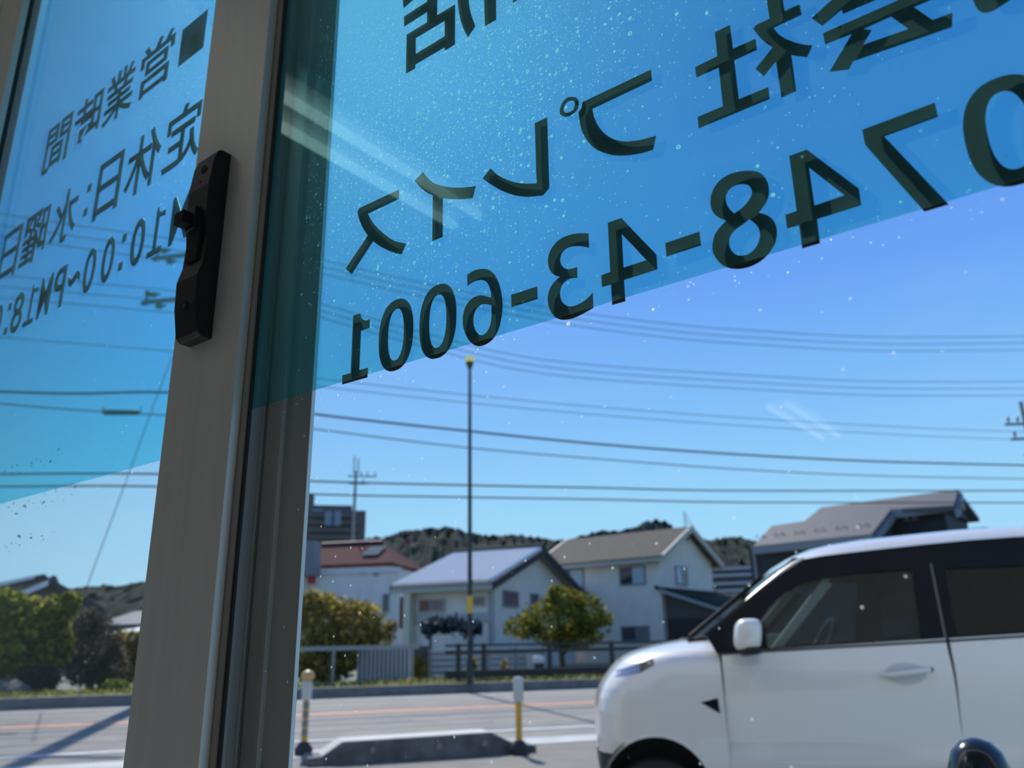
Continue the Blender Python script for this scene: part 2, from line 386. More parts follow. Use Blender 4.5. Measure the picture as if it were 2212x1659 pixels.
# --- lettering on the outer face of the glass, read from the street
ink = mat('lettering_vinyl', (.012, .016, .014), .5, 0, .3)
def smooth_poly(pts, corner=38.0, n=4):
    P = [np.array(p, float) for p in pts]; k = len(P); cor = []
    for i in range(k):
        a, b = P[i] - P[i - 1], P[(i + 1) % k] - P[i]
        an = abs(math.degrees(math.atan2(a[0] * b[1] - a[1] * b[0], a.dot(b)))); cor.append(an > corner)
    o = []
    for i in range(k):
        j = (i + 1) % k; p1, p2 = P[i], P[j]; o.append(p1)
        if cor[i] and cor[j]: continue
        L_ = np.linalg.norm(p2 - p1)
        def tang(q, c):
            d = P[(q + 1) % k] - P[q - 1]; return np.zeros(2) if c else d / (np.linalg.norm(d) + 1e-9) * L_
        t1 = (p2 - p1) if cor[i] else tang(i, False); t2 = (p2 - p1) if cor[j] else tang(j, False)
        for q in range(1, n):
            s = q / n; h1 = 2 * s**3 - 3 * s**2 + 1; h2 = -2 * s**3 + 3 * s**2; h3 = s**3 - 2 * s**2 + s; h4 = s**3 - s**2
            o.append(h1 * p1 + h2 * p2 + h3 * t1 + h4 * t2)
    return o
def sheet(name, loops, d, par, thick=.0002):
    # flat cut-out (outer loop and holes, world points in plane n=d) with a little thickness
    cu = bpy.data.curves.new(name, 'CURVE'); cu.dimensions = '2D'; cu.fill_mode = 'BOTH'; cu.extrude = thick
    for lp in loops:
        sp = cu.splines.new('POLY'); sp.points.add(len(lp) - 1); sp.use_cyclic_u = True
        for i, (a, b) in enumerate(lp): sp.points[i].co = (a, b, 0, 1)
    o = bpy.data.objects.new(name, cu); COL.objects.link(o)
    dg = bpy.context.evaluated_depsgraph_get(); me = bpy.data.meshes.new_from_object(o.evaluated_get(dg))
    bpy.data.objects.remove(o)
    off = np.array(WLOC[par.name])
    for v in me.vertices:
        p = W(v.co.x, d + thick + v.co.z, v.co.y) - off; v.co = tuple(p)
    me.materials.clear(); me.materials.append(ink); me.name = name
    ob = bpy.data.objects.new(name, me); COL.objects.link(ob); ob.parent = par
    return ob
DLET = DR + .0061
def trace(name, loops, org, sc, par=win2, d=DLET, corner=38.0):
    o = []
    for lp in loops:
        px = [(org[0] + x / sc, org[1] + y / sc) for x, y in lp]
        q = []
        for x, y in px:
            r = ray(x, y); k = d / r.dot(NV); q.append((r.dot(U) * k, r[2] * k))
        o.append(smooth_poly(q, corner))
    return sheet(name, o, d, par)
def ell(box_o, org, sc):
    # zero: outer / inner extremes (left, right, top, bottom pixels) -> upright super-ellipse on the glass
    e = []
    for x, y in box_o:
        r = ray(org[0] + x / sc, org[1] + y / sc); k = DLET / r.dot(NV); e.append((r.dot(U) * k, r[2] * k))
    return (e[0][0], e[1][0], e[3][1], e[2][1])
def ring(name, bo, bi):
    L_ = []
    for (a, b, c, d_), p in ((bo, 2.35), (bi, 2.3)):
        q = []
        for i in range(64):
            t = 2 * PI * i / 64; ct, st = math.cos(t), math.sin(t)
            q.append(((a + b) / 2 + (b - a) / 2 * math.copysign(abs(ct) ** (2 / p), ct), (c + d_) / 2 + (d_ - c) / 2 * math.copysign(abs(st) ** (2 / p), st)))
        L_.append(q)
    return sheet(name, L_, DLET, win2)
o5, s5 = (700, 560), 4.424
trace('numeral', [[(278, 540), (345, 518), (352, 555), (375, 578), (405, 585), (434, 573), (432, 655), (350, 682), (333, 1060), (417, 1037), (411, 1128), (172, 1196), (175, 1110), (254, 1087)]], o5, s5)
zA = ell([(522, 800), (850, 650), (735, 370), (655, 1070)], o5, s5); zAi = ell([(608, 760), (762, 690), (705, 468), (665, 970)], o5, s5)
zB = ell([(911, 650), (1262, 520), (1130, 228), (1045, 955)], o5, s5); zBi = ell([(1002, 620), (1168, 600), (1105, 330), (1065, 850)], o5, s5)
zlo, zhi = (zA[2] + zB[2]) / 2, (zA[3] + zB[3]) / 2
ring('numeral', zA, zAi); ring('numeral', zB, zBi)
o6, s6 = (1800, 120), 4.609
zC = ell([(1270, 680), (1800, 205), (1800, 205), (1660, 1330)], o6, s6)
wo, wi = zB[1] - zB[0], zBi[1] - zBi[0]
c_ = zC[0] + wo / 2
ring('numeral', (zC[0], zC[0] + wo, zB[2], zB[3]), (c_ - wi / 2, c_ + wi / 2, zBi[2], zBi[3]))
trace('numeral', [[(1368, 148), (1430, 110), (1500, 93), (1570, 100), (1630, 150), (1675, 250), (1700, 380), (1702, 480), (1680, 620), (1640, 720), (1580, 790), (1500, 828), (1440, 822), (1385, 775), (1345, 700), (1325, 610), (1333, 510), (1365, 430), (1420, 370), (1490, 345), (1550, 355), (1597, 368), (1590, 300), (1560, 225), (1510, 198), (1450, 205), (1400, 230), (1370, 255)],
    [(1600, 440), (1560, 430), (1500, 432), (1455, 470), (1428, 540), (1425, 610), (1440, 670), (1475, 715), (1510, 725), (1555, 695), (1590, 620), (1600, 530)]], o5, s5, corner=55)
trace('hyphen', [[(1788, 340), (2035, 260), (2039, 378), (1790, 457)]], o5, s5)
o7, s7 = (1160, 440), 5.821
trace('numeral', [[(645, 375), (560, 370), (470, 378), (370, 405), (270, 460), (190, 550), (145, 650), (138, 740), (160, 830), (210, 890), (290, 920), (220, 980), (165, 1060), (138, 1150), (138, 1250), (165, 1340), (220, 1420), (290, 1455), (360, 1457), (450, 1440), (560, 1390), (650, 1340), (706, 1307), (700, 1120), (620, 1200), (530, 1260), (440, 1290), (380, 1285), (320, 1240), (290, 1170), (290, 1090), (320, 1010), (380, 955), (440, 935), (506, 930), (500, 795), (440, 815), (380, 822), (330, 800), (295, 745), (290, 690), (310, 620), (360, 565), (430, 537), (500, 532), (570, 535), (652, 552)]], o7, s7, corner=60)
trace('numeral', [[(890, 240), (1060, 180), (1500, 640), (1512, 823), (1092, 957), (1108, 1225), (945, 1272), (930, 1015), (815, 1047), (808, 900), (920, 858)], [(1063, 378), (1375, 710), (1085, 803)]], o7, s7, corner=15)
trace('hyphen', [[(1612, 495), (2040, 350), (2060, 522), (1627, 662)]], o7, s7)
o8, s8 = (1480, 280), 5.183
trace('numeral', [[(735, 460), (820, 475), (890, 530), (930, 620), (935, 720), (900, 820), (820, 930), (900, 950), (975, 1000), (1020, 1090), (1025, 1180), (1000, 1280), (930, 1390), (830, 1480), (700, 1540), (560, 1558), (440, 1530), (360, 1460), (310, 1370), (308, 1270), (340, 1160), (400, 1080), (460, 1020), (370, 980), (310, 920), (283, 840), (290, 740), (330, 640), (410, 550), (520, 490), (630, 465)],
    [(650, 608), (710, 625), (748, 690), (735, 750), (690, 820), (620, 890), (548, 938), (490, 880), (455, 800), (458, 730), (500, 660), (570, 620)],
    [(718, 1002), (790, 1060), (830, 1130), (833, 1220), (790, 1320), (720, 1385), (640, 1410), (560, 1395), (505, 1330), (490, 1260), (505, 1190), (560, 1120), (640, 1060)]], o8, s8, corner=62)
trace('numeral', [[(1165, 295), (1362, 222), (1945, 660), (1970, 843), (1475, 1000), (1508, 1270), (1310, 1328), (1275, 1068), (1140, 1105), (1120, 955), (1248, 910)], [(1385, 423), (1785, 735), (1447, 850)]], o8, s8, corner=15)
trace('numeral', [[(288, 738), (1010, 468), (1042, 607), (505, 803), (1148, 1480), (905, 1552), (318, 890)]], o6, s6, corner=15)
os_, ss = (720, 350), 6.144
trace('letter', [[(345, 612), (870, 365), (866, 488), (455, 685), (500, 770), (580, 870), (680, 960), (800, 1040), (900, 1070), (963, 1080), (903, 1223), (800, 1200), (700, 1160), (600, 1105), (525, 1048), (240, 1487), (163, 1415), (458, 975), (400, 890), (350, 780), (318, 660)]], os_, ss)
trace('letter', [[(1190, 135), (1240, 200), (1320, 270), (1420, 310), (1550, 335), (1680, 340), (1780, 333), (1888, 318), (1845, 478), (1700, 492), (1580, 490), (1450, 480), (1447, 992), (1313, 1047), (1320, 442), (1240, 405), (1150, 330), (1077, 247)]], os_, ss)
ol, sl = (1000, 120), 5.027
trace('letter', [[(300, 1225), (370, 1290), (460, 1340), (560, 1375), (680, 1390), (800, 1388), (780, 735), (912, 672), (935, 1435), (868, 1517), (700, 1532), (560, 1515), (430, 1470), (320, 1410), (212, 1335)]], ol, sl)
trace('letter', [[(1300, 505), (2040, 152), (2050, 270), (1402, 577), (1420, 660), (1460, 750), (1530, 840), (1630, 905), (1760, 932), (1900, 920), (2010, 895), (2095, 870), (2063, 1020), (1950, 1055), (1800, 1080), (1650, 1082), (1520, 1050), (1420, 1000), (1340, 910), (1285, 800), (1253, 610), (1285, 570)]], ol, sl)
trace('letter_ring', [[(1180, 448), (1240, 465), (1255, 530), (1235, 590), (1180, 640), (1110, 663), (1060, 640), (1052, 590), (1075, 520), (1120, 465)], [(1175, 487), (1210, 500), (1215, 535), (1190, 590), (1140, 622), (1100, 610), (1090, 580), (1105, 535), (1135, 500)]], ol, sl, corner=70)
ok, sk = (1460, 0), 5.53
trace('letter', [[(465, 385), (645, 298), (680, 583), (950, 462), (966, 592), (695, 718), (750, 1185), (1103, 1040), (1118, 1180), (272, 1530), (258, 1398), (562, 1268), (510, 803), (243, 923), (230, 800), (495, 672)]], ok, sk, corner=10)
trace('letter', [[(1095, 70), (1080, -60), (1255, -120), (1297, 130), (1480, 50), (1500, 172), (1165, 328), (1230, 410), (1330, 470), (1450, 515), (1550, 535), (1628, 540), (1568, 680), (1480, 670), (1378, 655), (1435, 1085), (1260, 1162), (1195, 730), (1050, 905), (950, 820), (1155, 568), (1060, 500), (990, 430), (925, 343), (955, 300), (1120, 222)]], ok, sk, corner=30)
oz, sz_ = (1780, 0), 5.12
trace('letter', [[(-12, 367), (835, -5), (1050, -100), (1500, -240), (1520, -130), (1160, 5), (990, 75), (1200, 220), (1420, 140), (1415, 295), (320, 675), (275, 765), (62, 790), (310, 370), (10, 488)], [(430, 320), (525, 330), (430, 495), (935, 320), (740, 180)]], oz, sz_, corner=15)
trace('letter', [[(-136, 202), (84, 0), (300, -160), (600, -240), (720, -60), (560, 0), (210, 150), (190, 105), (-20, 284)]], oz, sz_, corner=15)
trace('letter', [[(1620, -80), (1645, -5), (1690, 90), (1740, 130), (1800, 135), (1880, 110), (1960, 60), (2060, -5), (2150, -80)]], oz, sz_)
om, sm_ = (860, 0), 7.373
trace('letter', [[(460, 25), (455, -70), (615, -120), (620, -5), (615, 245), (903, 70), (900, 705), (745, 800), (735, 750), (268, 1025), (268, 1085), (122, 1168), (135, 553), (460, 355), (460, 185), (93, 420), (93, 262)], [(275, 605), (742, 325), (742, 575), (275, 862)]], om, sm_, corner=10)
trace('letter', [[(75, 20), (72, -60), (240, -150), (440, -150), (235, -5), (85, 125)]], om, sm_, corner=10)
trace('letter', [[(935, -200), (1110, -230), (1120, -5), (1130, 100), (1160, 230), (1225, 415), (1108, 590), (1050, 480), (990, 300), (960, 130), (945, -5)]], om, sm_, corner=50)
trace('letter', [[(1370, -5), (1365, -150), (1550, -200), (1555, -5), (1557, 310), (1383, 412)]], om, sm_, corner=10)
trace('letter', [[(1830, -5), (1830, -100), (2000, -120), (1900, -5), (1830, 40)]], om, sm_, corner=10)

# small text on the left pane: outline letters of the built-in font, each fitted into its cell
DLL = DL + .0061
def glyph(ch, s0, s1, z0, z1, bold=.012, name='letter'):
    fc = bpy.data.curves.new(name, 'FONT'); fc.body = ch; fc.fill_mode = 'BOTH'; fc.offset = bold; fc.extrude = .0002; fc.resolution_u = 4
    o = bpy.data.objects.new(name, fc); COL.objects.link(o)
    dg = bpy.context.evaluated_depsgraph_get(); me = bpy.data.meshes.new_from_object(o.evaluated_get(dg)); bpy.data.objects.remove(o)
    xs = [v.co.x for v in me.vertices]; ys = [v.co.y for v in me.vertices]
    x0, x1, y0, y1 = min(xs), max(xs), min(ys), max(ys); off = np.array(WLOC['window_1'])
    for v in me.vertices:
        u = (s1 - (v.co.x - x0) / (x1 - x0) * (s1 - s0)) * DLL
        z = (z0 + (v.co.y - y0) / (y1 - y0) * (z1 - z0)) * DLL
        v.co = tuple(W(u, DLL + .0002 + v.co.z, z) - off)
    me.materials.clear(); me.materials.append(ink); me.name = name
    ob = bpy.data.objects.new(name, me); COL.objects.link(ob); ob.parent = win1
def plate(pts, name='numeral'): sheet(name, [[(s * DLL, z * DLL) for s, z in pts]], DLL, win1)
plate([(-2.044, 1.701), (-1.906, 1.701), (-1.906, 1.841), (-2.044, 1.841)], 'square_bullet')
for ch, a, b in (('営', -2.292, -2.086), ('業', -2.524, -2.322), ('時', -2.749, -2.549), ('間', -2.984, -2.782)): glyph(ch, a, b, 1.688, 1.893)
for ch, a, b in (('定', -2.062, -1.862), ('休', -2.284, -2.080), ('日', -2.478, -2.316), ('水', -2.797, -2.603), ('曜', -3.036, -2.832), ('日', -3.228, -3.064)):
    glyph(ch, a, b, 1.316, 1.53)
def colon(s0, s1, za, zb, h):
    plate([(s0, za), (s1, za), (s1, za + h), (s0, za + h)], 'colon_dot'); plate([(s0, zb), (s1, zb), (s1, zb + h), (s0, zb + h)], 'colon_dot')
colon(-2.550, -2.524, 1.363, 1.455, .029)
def one(s0, s1):
    w = s1 - s0; za, zb = 1.058, 1.212
    p = [(.0, 0), (1, 0), (1, .12), (.62, .12), (.62, .99), (.52, 1.0), (.46, .90), (0.30, .86), (.0, .86), (.0, .74), (.40, .78), (.40, .12), (.0, .12)]
    plate([(s1 - w * (x if x > 0 else 0), za + (zb - za) * y) for x, y in p])
glyph('M', -1.964, -1.866, 1.058, 1.211); glyph('M', -2.79, -2.703, 1.058, 1.211); glyph('P', -2.686, -2.604, 1.058, 1.211)
glyph('A', -1.85, -1.76, 1.058, 1.211)
one(-2.079, -2.001); one(-2.894, -2.815)
for a, b in ((-2.181, -2.105), (-2.356, -2.282), (-2.473, -2.398), (-3.171, -3.097), (-3.29, -3.215)): glyph('0', a, b, 1.056, 1.212, name='numeral')
glyph('8', -3.004, -2.916, 1.056, 1.212, name='numeral')
glyph('~', -2.579, -2.498, 1.112, 1.160)
colon(-2.242, -2.219, 1.070, 1.165, .026); colon(-3.054, -3.029, 1.070, 1.165, .026)

# --- the black lock case on the meeting stile
blk = mat('lock_black', (.006, .007, .010), .34, 0, .35)
blk_g = mat('lock_black_matt', (.008, .008, .011), .5, 0, .12)
lu0, lu1 = None, None
def lp(x, y, n): r = ray(x, y); k = n / r.dot(NV); return r.dot(U) * k, r[2] * k
lock = tag(empty('sash_lock', W(-.62, DS - .012, .35)), label='black plastic lock case with sliding thumb catch'); lock.parent = win1
lock.location = tuple(np.array(lock.location) - np.array(WLOC['window_1'])); 
uc0, uc1 = -.6425, -.6085
z_lo, z_hi = .258, .446
zm = (z_lo + z_hi) / 2
# side profile (distance the case stands off the stile at each height): long body, bulging, waisted face
pz = [(z_lo, .011), (z_lo + .004, .015), (z_lo + .030, .0195), (z_lo + .056, .0205), (z_lo + .072, .0165), (z_lo + .094, .0155), (z_lo + .120, .0185), (z_lo + .148, .0195), (z_hi - .012, .0165), (z_hi - .002, .013), (z_hi, .010)]
rings = []
for z, t in pz: rings.append([W(uc0, DS, z), W(uc1, DS, z), W(uc1, DS - t, z), W(uc0, DS - t, z)])
MB().loft(rings, True, True).build('lock_case', blk, lock, bevel=.0008)
cz0, cz1 = z_lo + .075, z_lo + .128
wbox(MB(), uc0 + .008, uc1 - .009, DS - .0190, DS - .0150, cz0, cz1).build('slide_slot', mat('slot_black', (.003, .003, .004), .8), lock)
ck = (cz0 + cz1) / 2 + .012
wbox(MB(), uc0 + .0095, uc1 - .0105, DS - .024, DS - .0155, ck - .010, ck + .013).build('slide_plate', blk, lock, bevel=.001)
wbox(MB(), uc0 + .006, uc1 - .013, DS - .0335, DS - .0225, ck - .006, ck + .006).build('thumb_catch', blk_g, lock, bevel=.0012)
def disc(nm, u, z, n0, r, dpt, m, k=16):
    MB().prism([W(u + r * math.cos(2 * PI * i / k), n0, z + r * math.sin(2 * PI * i / k)) for i in range(k)], NV * dpt).build(nm, m, lock)
disc('screw_recess', (uc0 + uc1) / 2, z_lo + .030, DS - .0200, .0050, .002, mat('slot_black', (0, 0, 0)))
disc('screw', (uc0 + uc1) / 2 + .0005, z_lo + .0295, DS - .0204, .0020, .001, mat('screw_dark', (.06, .06, .065), .4, .5))
disc('keyhole', (uc0 + uc1) / 2 + .003, z_hi - .020, DS - .0183, .0042, .002, mat('slot_black', (0, 0, 0)))
disc('indicator_dot', (uc0 + uc1) / 2 + .001, z_hi - .033, DS - .0190, .0016, .002, mat('slot_black', (0, 0, 0)))

# ================================================================== THE ROOM BEHIND THE CAMERA
wall_m = mat('plaster_wall', (.50, .47, .43), .8, var=.04, scale=3)
ceil_m = mat('ceiling_board', (.58, .55, .50), .85, var=.05, scale=14)
floor_m = mat('shop_floor', (.66, .62, .56), .45, var=.08, scale=4)
ua, ub, na, nb = -4.2, 3.2, -6.0, DS
zf, zc = .08 - H, 2.6 - H
setting(wbox(MB(), ua, ub, na, .42, zf - .08, zf), 'floor', floor_m)
setting(wbox(MB(), ua, ub, na, .42, zc, zc + .12), 'ceiling', ceil_m)
setting(wbox(MB(), ua, ub, na - .12, na, zf, zc), 'wall_back', wall_m)
setting(wbox(MB(), ua - .12, ua, na, .42, zf, zc), 'wall_left', wall_m)
setting(wbox(MB(), ub, ub + .12, na, .42, zf, zc), 'wall_right', wall_m)
setting(wbox(MB(), ua, ub, DS, .42, ZT + .091, zc + .12), 'wall_front', wall_m)
fac = mat('facade_panel', (.70, .63, .55), .7, var=.05, scale=1.5)
# shallow awning over the glazing: its shadow edge crosses the film at top left
setting(wbox(MB(), -1.28, ub, .421, .848, ZT + .095, ZT + .16), 'trim_1', alu_d)
# unseen rest of the shop front, added to shade and bounce-light the car
setting(wbox(MB(), ua - 2.6, ub + 9.0, -.2, .42, zc + .121, zc + 4.2), 'wall_facade', fac)
setting(wbox(MB(), ub + .121, ub + 9.0, .10, .42, -H, zc + .12), 'wall_facade_right', fac)
setting(wbox(MB(), ua - 2.6, ua - .121, .10, .42, -H, zc + .12), 'wall_facade_left', fac)
for nm_, x0, x1 in (('added_window_3', 1.125, ub), ('added_window_4', ua, uL - .108)):  # unseen extra windows, added to let more daylight reach the stile
    e = empty(nm_, W((x0 + x1) / 2, DR, ZB), kind='structure')
    for q0, q1 in ((x0, x0 + .06), (x1 - .06, x1)): wbox(MB(), q0, q1, DS, .40, zf, ZT + .09).build('side_stile', alu, e)
    for q0, q1 in ((zf, ZB + .10), (ZT, ZT + .09)): wbox(MB(), x0 + .061, x1 - .061, DS, .40, q0, q1).build('rail', alu, e)
    wbox(MB(), x0 + .062, x1 - .062, DR, DR + .006, ZB + .101, ZT - .001).build('glass_pane', pane_m, e)
tube_m = emit_mat('lit_tube', (1.0, .97, .88), 1.8)
def fixture(u, n0, n1, lab):
    e = empty('ceiling_light', W(u, (n0 + n1) / 2, zc - .08), lab, 'ceiling light', 'twin tube ceiling lights')
    wbox(MB(), u - .11, u + .11, n0, n1, zc - .06, zc - .001).build('housing', mat('lamp_white', (.75, .75, .73), .5), e)
    for du in (-.055, .055):
        MB().tube([W(u + du, n0 + .02, zc - .085), W(u + du, n1 - .02, zc - .085)], .016, 12).build('lamp_tube', tube_m, e, smooth=True)
fixture(-1.585, -1.10, -.22, 'twin tube ceiling light nearest the window, mirrored beside the stile')
fixture(2.4, -1.9, -1.0, 'added twin tube fill light by the right wall, near the window')  # added out of view to brighten the stile
fixture(2.4, -4.1, -3.2, 'added twin tube fill light by the right wall, deep in the room')  # another unseen fill, added for the room light
fixture(1.3, -1.9, -1.0, 'added twin tube fill light near the window, out to the right of the view')  # added fill, unseen and clear of the pane's reflections
fixture(1.3, -4.1, -3.2, 'added twin tube fill light deep in the room, out to the right of the view')  # added fill for the stile, also out of view
fixture(-1.60, -5.10, -4.0, 'twin tube ceiling light deep in the room, faintly mirrored in the clear glass')

# ================================================================== STREET
rdir = bear(70.7); qd = np.array([-rdir[1], rdir[0], 0.0])       # along the road / across it, away from us
def RP(a, w, z=0.0): return rdir * a + qd * w + ZV * z
def rbox(mb, a0, a1, w0, w1, z0, z1): return mb.box(RP(a0, w0, z0), rdir * (a1 - a0), qd * (w1 - w0), ZV * (z1 - z0))
asph = mat('asphalt', (.245, .225, .200), .85, spec=.25, var=.10, scale=1.4, bump=.2, stretch=(1, 1, 1))
lot_m = mat('forecourt_asphalt', (.205, .188, .165), .85, spec=.25, var=.10, scale=2.5, bump=.25)
conc = mat('concrete', (.27, .25, .22), .8, var=.12, scale=5, bump=.2)
kerb_m = mat('kerb_concrete', (.17, .16, .15), .8, var=.2, scale=3, bump=.2)
setting(rbox(MB(), -60, 60, 1.2, 9.62, -.3, 0), 'ground', lot_m)
rd = setting(rbox(MB(), -160, 200, 9.62, 19.9, -.3, -.005), 'road', asph)
def mark(nm, a0, a1, w0, w1, m, z=.004):
    rbox(MB(), a0, a1, w0, w1, -.004, z).build(nm, m, rd, off=(0, 0, 0))
mark('gutter_strip', -160, 200, 9.62, 10.25, mat('pale_concrete', (.5, .49, .46), .8, var=.08, scale=4), .006)
mark('center_line', -160, 200, 15.22, 15.58, mat('orange_paint', (.56, .25, .13), .7, var=.12, scale=4))
mark('edge_line', -160, 200, 11.15, 11.30, mat('worn_white_paint', (.55, .55, .54), .7, var=.15, scale=4))
mark('edge_line', -160, 200, 18.9, 19.03, mat('worn_white_paint', (.6, .6, .6)))
for w0, w1, a0, a1 in ((12.5, 12.62, -60, 4), (13.6, 13.75, -60, 3), (14.3, 14.4, -60, 60), (17.0, 17.2, -160, 60)):
    mark('painted_wire_shadow', a0, a1, w0, w1, mat('painted_wire_shadow', (.11, .11, .11), .6), .001)  # dark strips painted along the road as the wires' cast shadows
kb = setting(rbox(MB(), -160, 200, 19.9, 20.12, -.3, .22), 'kerb', kerb_m, bevel=.0)
setting(rbox(MB(), -160, 200, 20.12, 20.42, -.3, .205), 'pavement', conc)
soil = mat('garden_soil', (.14, .125, .075), .9, var=.35, scale=1.2, bump=.4, col2=(.20, .22, .06))
setting(rbox(MB(), -160, 200, 20.42, 22.6, -.35, .19), 'ground', soil)
setting(rbox(MB(), -160, 200, 22.6, 900, -.35, .05), 'ground', mat('field', (.16, .17, .12), .9, var=.2, scale=.2))
gr = MB()
for _ in range(9000):            # strip of dry grass behind the pavement
    a = rng.uniform(-22, 16); w = rng.uniform(20.45, 23.3); p = RP(a, w, .18 if w < 22.6 else .04); h = rng.uniform(.05, .16); t = rng.uniform(0, 2 * PI)
    dx = np.array([math.cos(t), math.sin(t), 0]) * .03; ln = np.array([rng.normal(0, .04), rng.normal(0, .04), h])
    gr.add([p - dx, p + dx, p + ln], [(0, 1, 2)])
g_ = thing(gr, 'grass_strip', leaf_mat('dry_grass', (.20, .22, .05), (.42, .38, .12)), 'yellowish rough grass growing behind the far pavement', 'grass'); g_['kind'] = 'stuff'

# low concrete island with sloped ends, between the two marker posts
isl = empty('kerb_island', RP(2.0, 9.2), 'low dark concrete kerb island with sloping ends at road edge', 'kerb')
a0, a1 = 1.02, 3.02
pr = [(a0 - .12, 0), (a0 - .12, .08), (a0 + .02, .085), (a0 + .22, .21), (a1 - .20, .225), (a1 + .06, .10), (a1 + .32, .07), (a1 + .32, 0)]
MB().prism([RP(a, 8.93, z) for a, z in pr], qd * .42).build('kerb_body', mat('shaded_concrete', (.13, .125, .125), .85, var=.35, scale=6, bump=.4), isl, bevel=.012)  # shade on the front put into the dark body colour
pt = [(a0 + .02, .0855), (a0 + .22, .2105), (a1 - .20, .2255), (a1 + .06, .1005)]
MB().prism([RP(a, 8.95, z) for a, z in pt] + [RP(a, 8.95, z + .004) for a, z in pt[::-1]], qd * .38).build('sunlit_kerb_top', mat('pale_concrete', (.5, .49, .46)), isl)  # sunlit top put into a paler layer
for a_ in (1.55, 2.25, 2.75):
    MB().tube([RP(a_, 8.922, .12), RP(a_, 8.94, .12)], .03, 12).build('reflector', mat('grey_reflector', (.25, .24, .22), .3), isl)

yel = mat('marker_yellow', (.62, .36, .04), .45, var=.1, scale=9)
def delineator(P, h, lab, ball):
    e = empty('delineator_post', (P[0], P[1], 0), lab, 'post')
    MB().lathe([(.10, 0), (.10, .07), (.07, .11), (.05, .14)], P, 20).build('base', mat('black_rubber', (.02, .02, .022), .7), e, smooth=True)
    MB().lathe([(.034, .12), (.034, h - .22)], P, 18).build('pole', yel, e, smooth=True)
    nb_ = 4
    if ball:
        for k in range(nb_):
            z = .20 + k * (h - .50) / nb_
            MB().lathe([(.036, z), (.036, z + .07)], P, 18).build('grey_band', mat('grey_band', (.22, .21, .19), .5), e, smooth=True)
        MB().lathe([(.055, h - .30), (.058, h - .12), (.04, h - .10)], P, 18).build('reflective_sleeve', mat('reflective_white', (.55, .55, .52), .3), e, smooth=True)
        MB().blob((P[0], P[1], h - .05), (.075, .075, .062), 18, 10).build('round_top', mat('orange_top', (.58, .36, .14), .4), e, smooth=True)
    else:
        MB().lathe([(.05, h - .26), (.056, h - .24), (.056, h - .03), (.045, h - .005), (.02, h)], P, 18).build('reflective_sleeve', mat('reflective_white', (.55, .55, .52), .3), e, smooth=True)
    return e
PR = ground(1122, 1630); delineator(PR, z_at(PR, 1462), 'yellow marker post with white sleeve at right end of kerb island', False)
PL = ground(655, 1632); delineator(PL, z_at(PL, 1450), 'banded yellow marker post with round orange top beside window frame', True)

# black domed post just outside the glass
PB = at_depth(2112, 1640, 1.25)
tp = z_at(PB, 1594)
o = MB().lathe([(.052, 0), (.050, tp - .16), (.046, tp - .07), (.041, tp - .04), (.033, tp - .018), (.020, tp - .005), (.006, tp)], (PB[0], PB[1], 0), 32)
thing(o, 'domed_post', mat('gloss_black', (.006, .007, .010), .16, 0, .5, coat=.35), 'glossy black round-topped post in the lower right corner', 'post', smooth=True)

# ------------------------------------------------------------------ lamp post, utility poles, wires
PAV = .20
steel = mat('galvanised_steel', (.16, .165, .16), .45, .5, var=.1, scale=5)
PLp = ground(1015, 1478, PAV)
e = empty('street_lamp', (PLp[0], PLp[1], PAV), 'tall thin street lamp with a yellow band on its pole', 'street lamp')
ht = z_at(PLp, 778)
MB().lathe([(.085, PAV), (.085, PAV + .5), (.062, PAV + .55), (.040, ht - .25)], (PLp[0], PLp[1], 0), 14).build('pole', mat('lamp_pole', (.026, .028, .022), .6), e, smooth=True)
zb0, zb1 = z_at(PLp, 1325), z_at(PLp, 1287)
MB().lathe([(.072, zb0), (.072, zb1)], (PLp[0], PLp[1], 0), 14).build('yellow_band', mat('band_yellow', (.75, .42, .02), .5), e, smooth=True)
MB().lathe([(.05, ht - .25), (.10, ht - .12), (.115, ht - .06)], (PLp[0], PLp[1], 0), 16).build('lamp_socket', mat('lamp_pole', (0, 0, 0)), e, smooth=True)
lc_, lt_, lo_t = base_mat('lamp_cream')
ld_ = N_(lt_, 'ShaderNodeBsdfDiffuse'); ld_.inputs[0].default_value = (.95, .90, .55, 1); ll_ = N_(lt_, 'ShaderNodeBsdfTranslucent'); ll_.inputs[0].default_value = (.98, .93, .55, 1)
lx_ = N_(lt_, 'ShaderNodeMixShader'); lx_.inputs[0].default_value = .65
lt_.links.new(ld_.outputs[0], lx_.inputs[1]); lt_.links.new(ll_.outputs[0], lx_.inputs[2]); lt_.links.new(lx_.outputs[0], lo_t.inputs[0])
MB().blob((PLp[0], PLp[1], ht + .02), (.15, .15, .11), 16, 9).build('lamp_shade', lc_, e, smooth=True)
pole_m = mat('pole_concrete', (.20, .20, .19), .7, var=.1, scale=3)
def insul(mb, P, d, s=1.0):
    mb.tube([P, P + d * .10 * s, P + d * .14 * s, P + d * .18 * s, P + d * .22 * s, P + d * .30 * s], [.03 * s, .03 * s, .075 * s, .03 * s, .075 * s, .03 * s], 10)
def upole(P, top, r, arms, lab, d=None):
    e = empty('utility_pole', (P[0], P[1], P[2]), lab, 'utility pole')
    MB().lathe([(r, P[2]), (r * .62, top)], (P[0], P[1], 0), 14).build('pole', pole_m, e, smooth=True)
    for (z, l0, l1, ins) in arms:
        d_ = rdir if d is None else d
        MB().box(np.array([P[0], P[1], z]) + d_ * l0 - qd * .05, d_ * (l1 - l0), qd * .10, ZV * .10).build('crossarm', steel, e)
        for t in ins:
            mb = MB(); insul(mb, np.array([P[0], P[1], z + .1]) + d_ * t, ZV); mb.build('insulator', mat('insulator', (.10, .11, .10), .35), e, smooth=True)
    return e
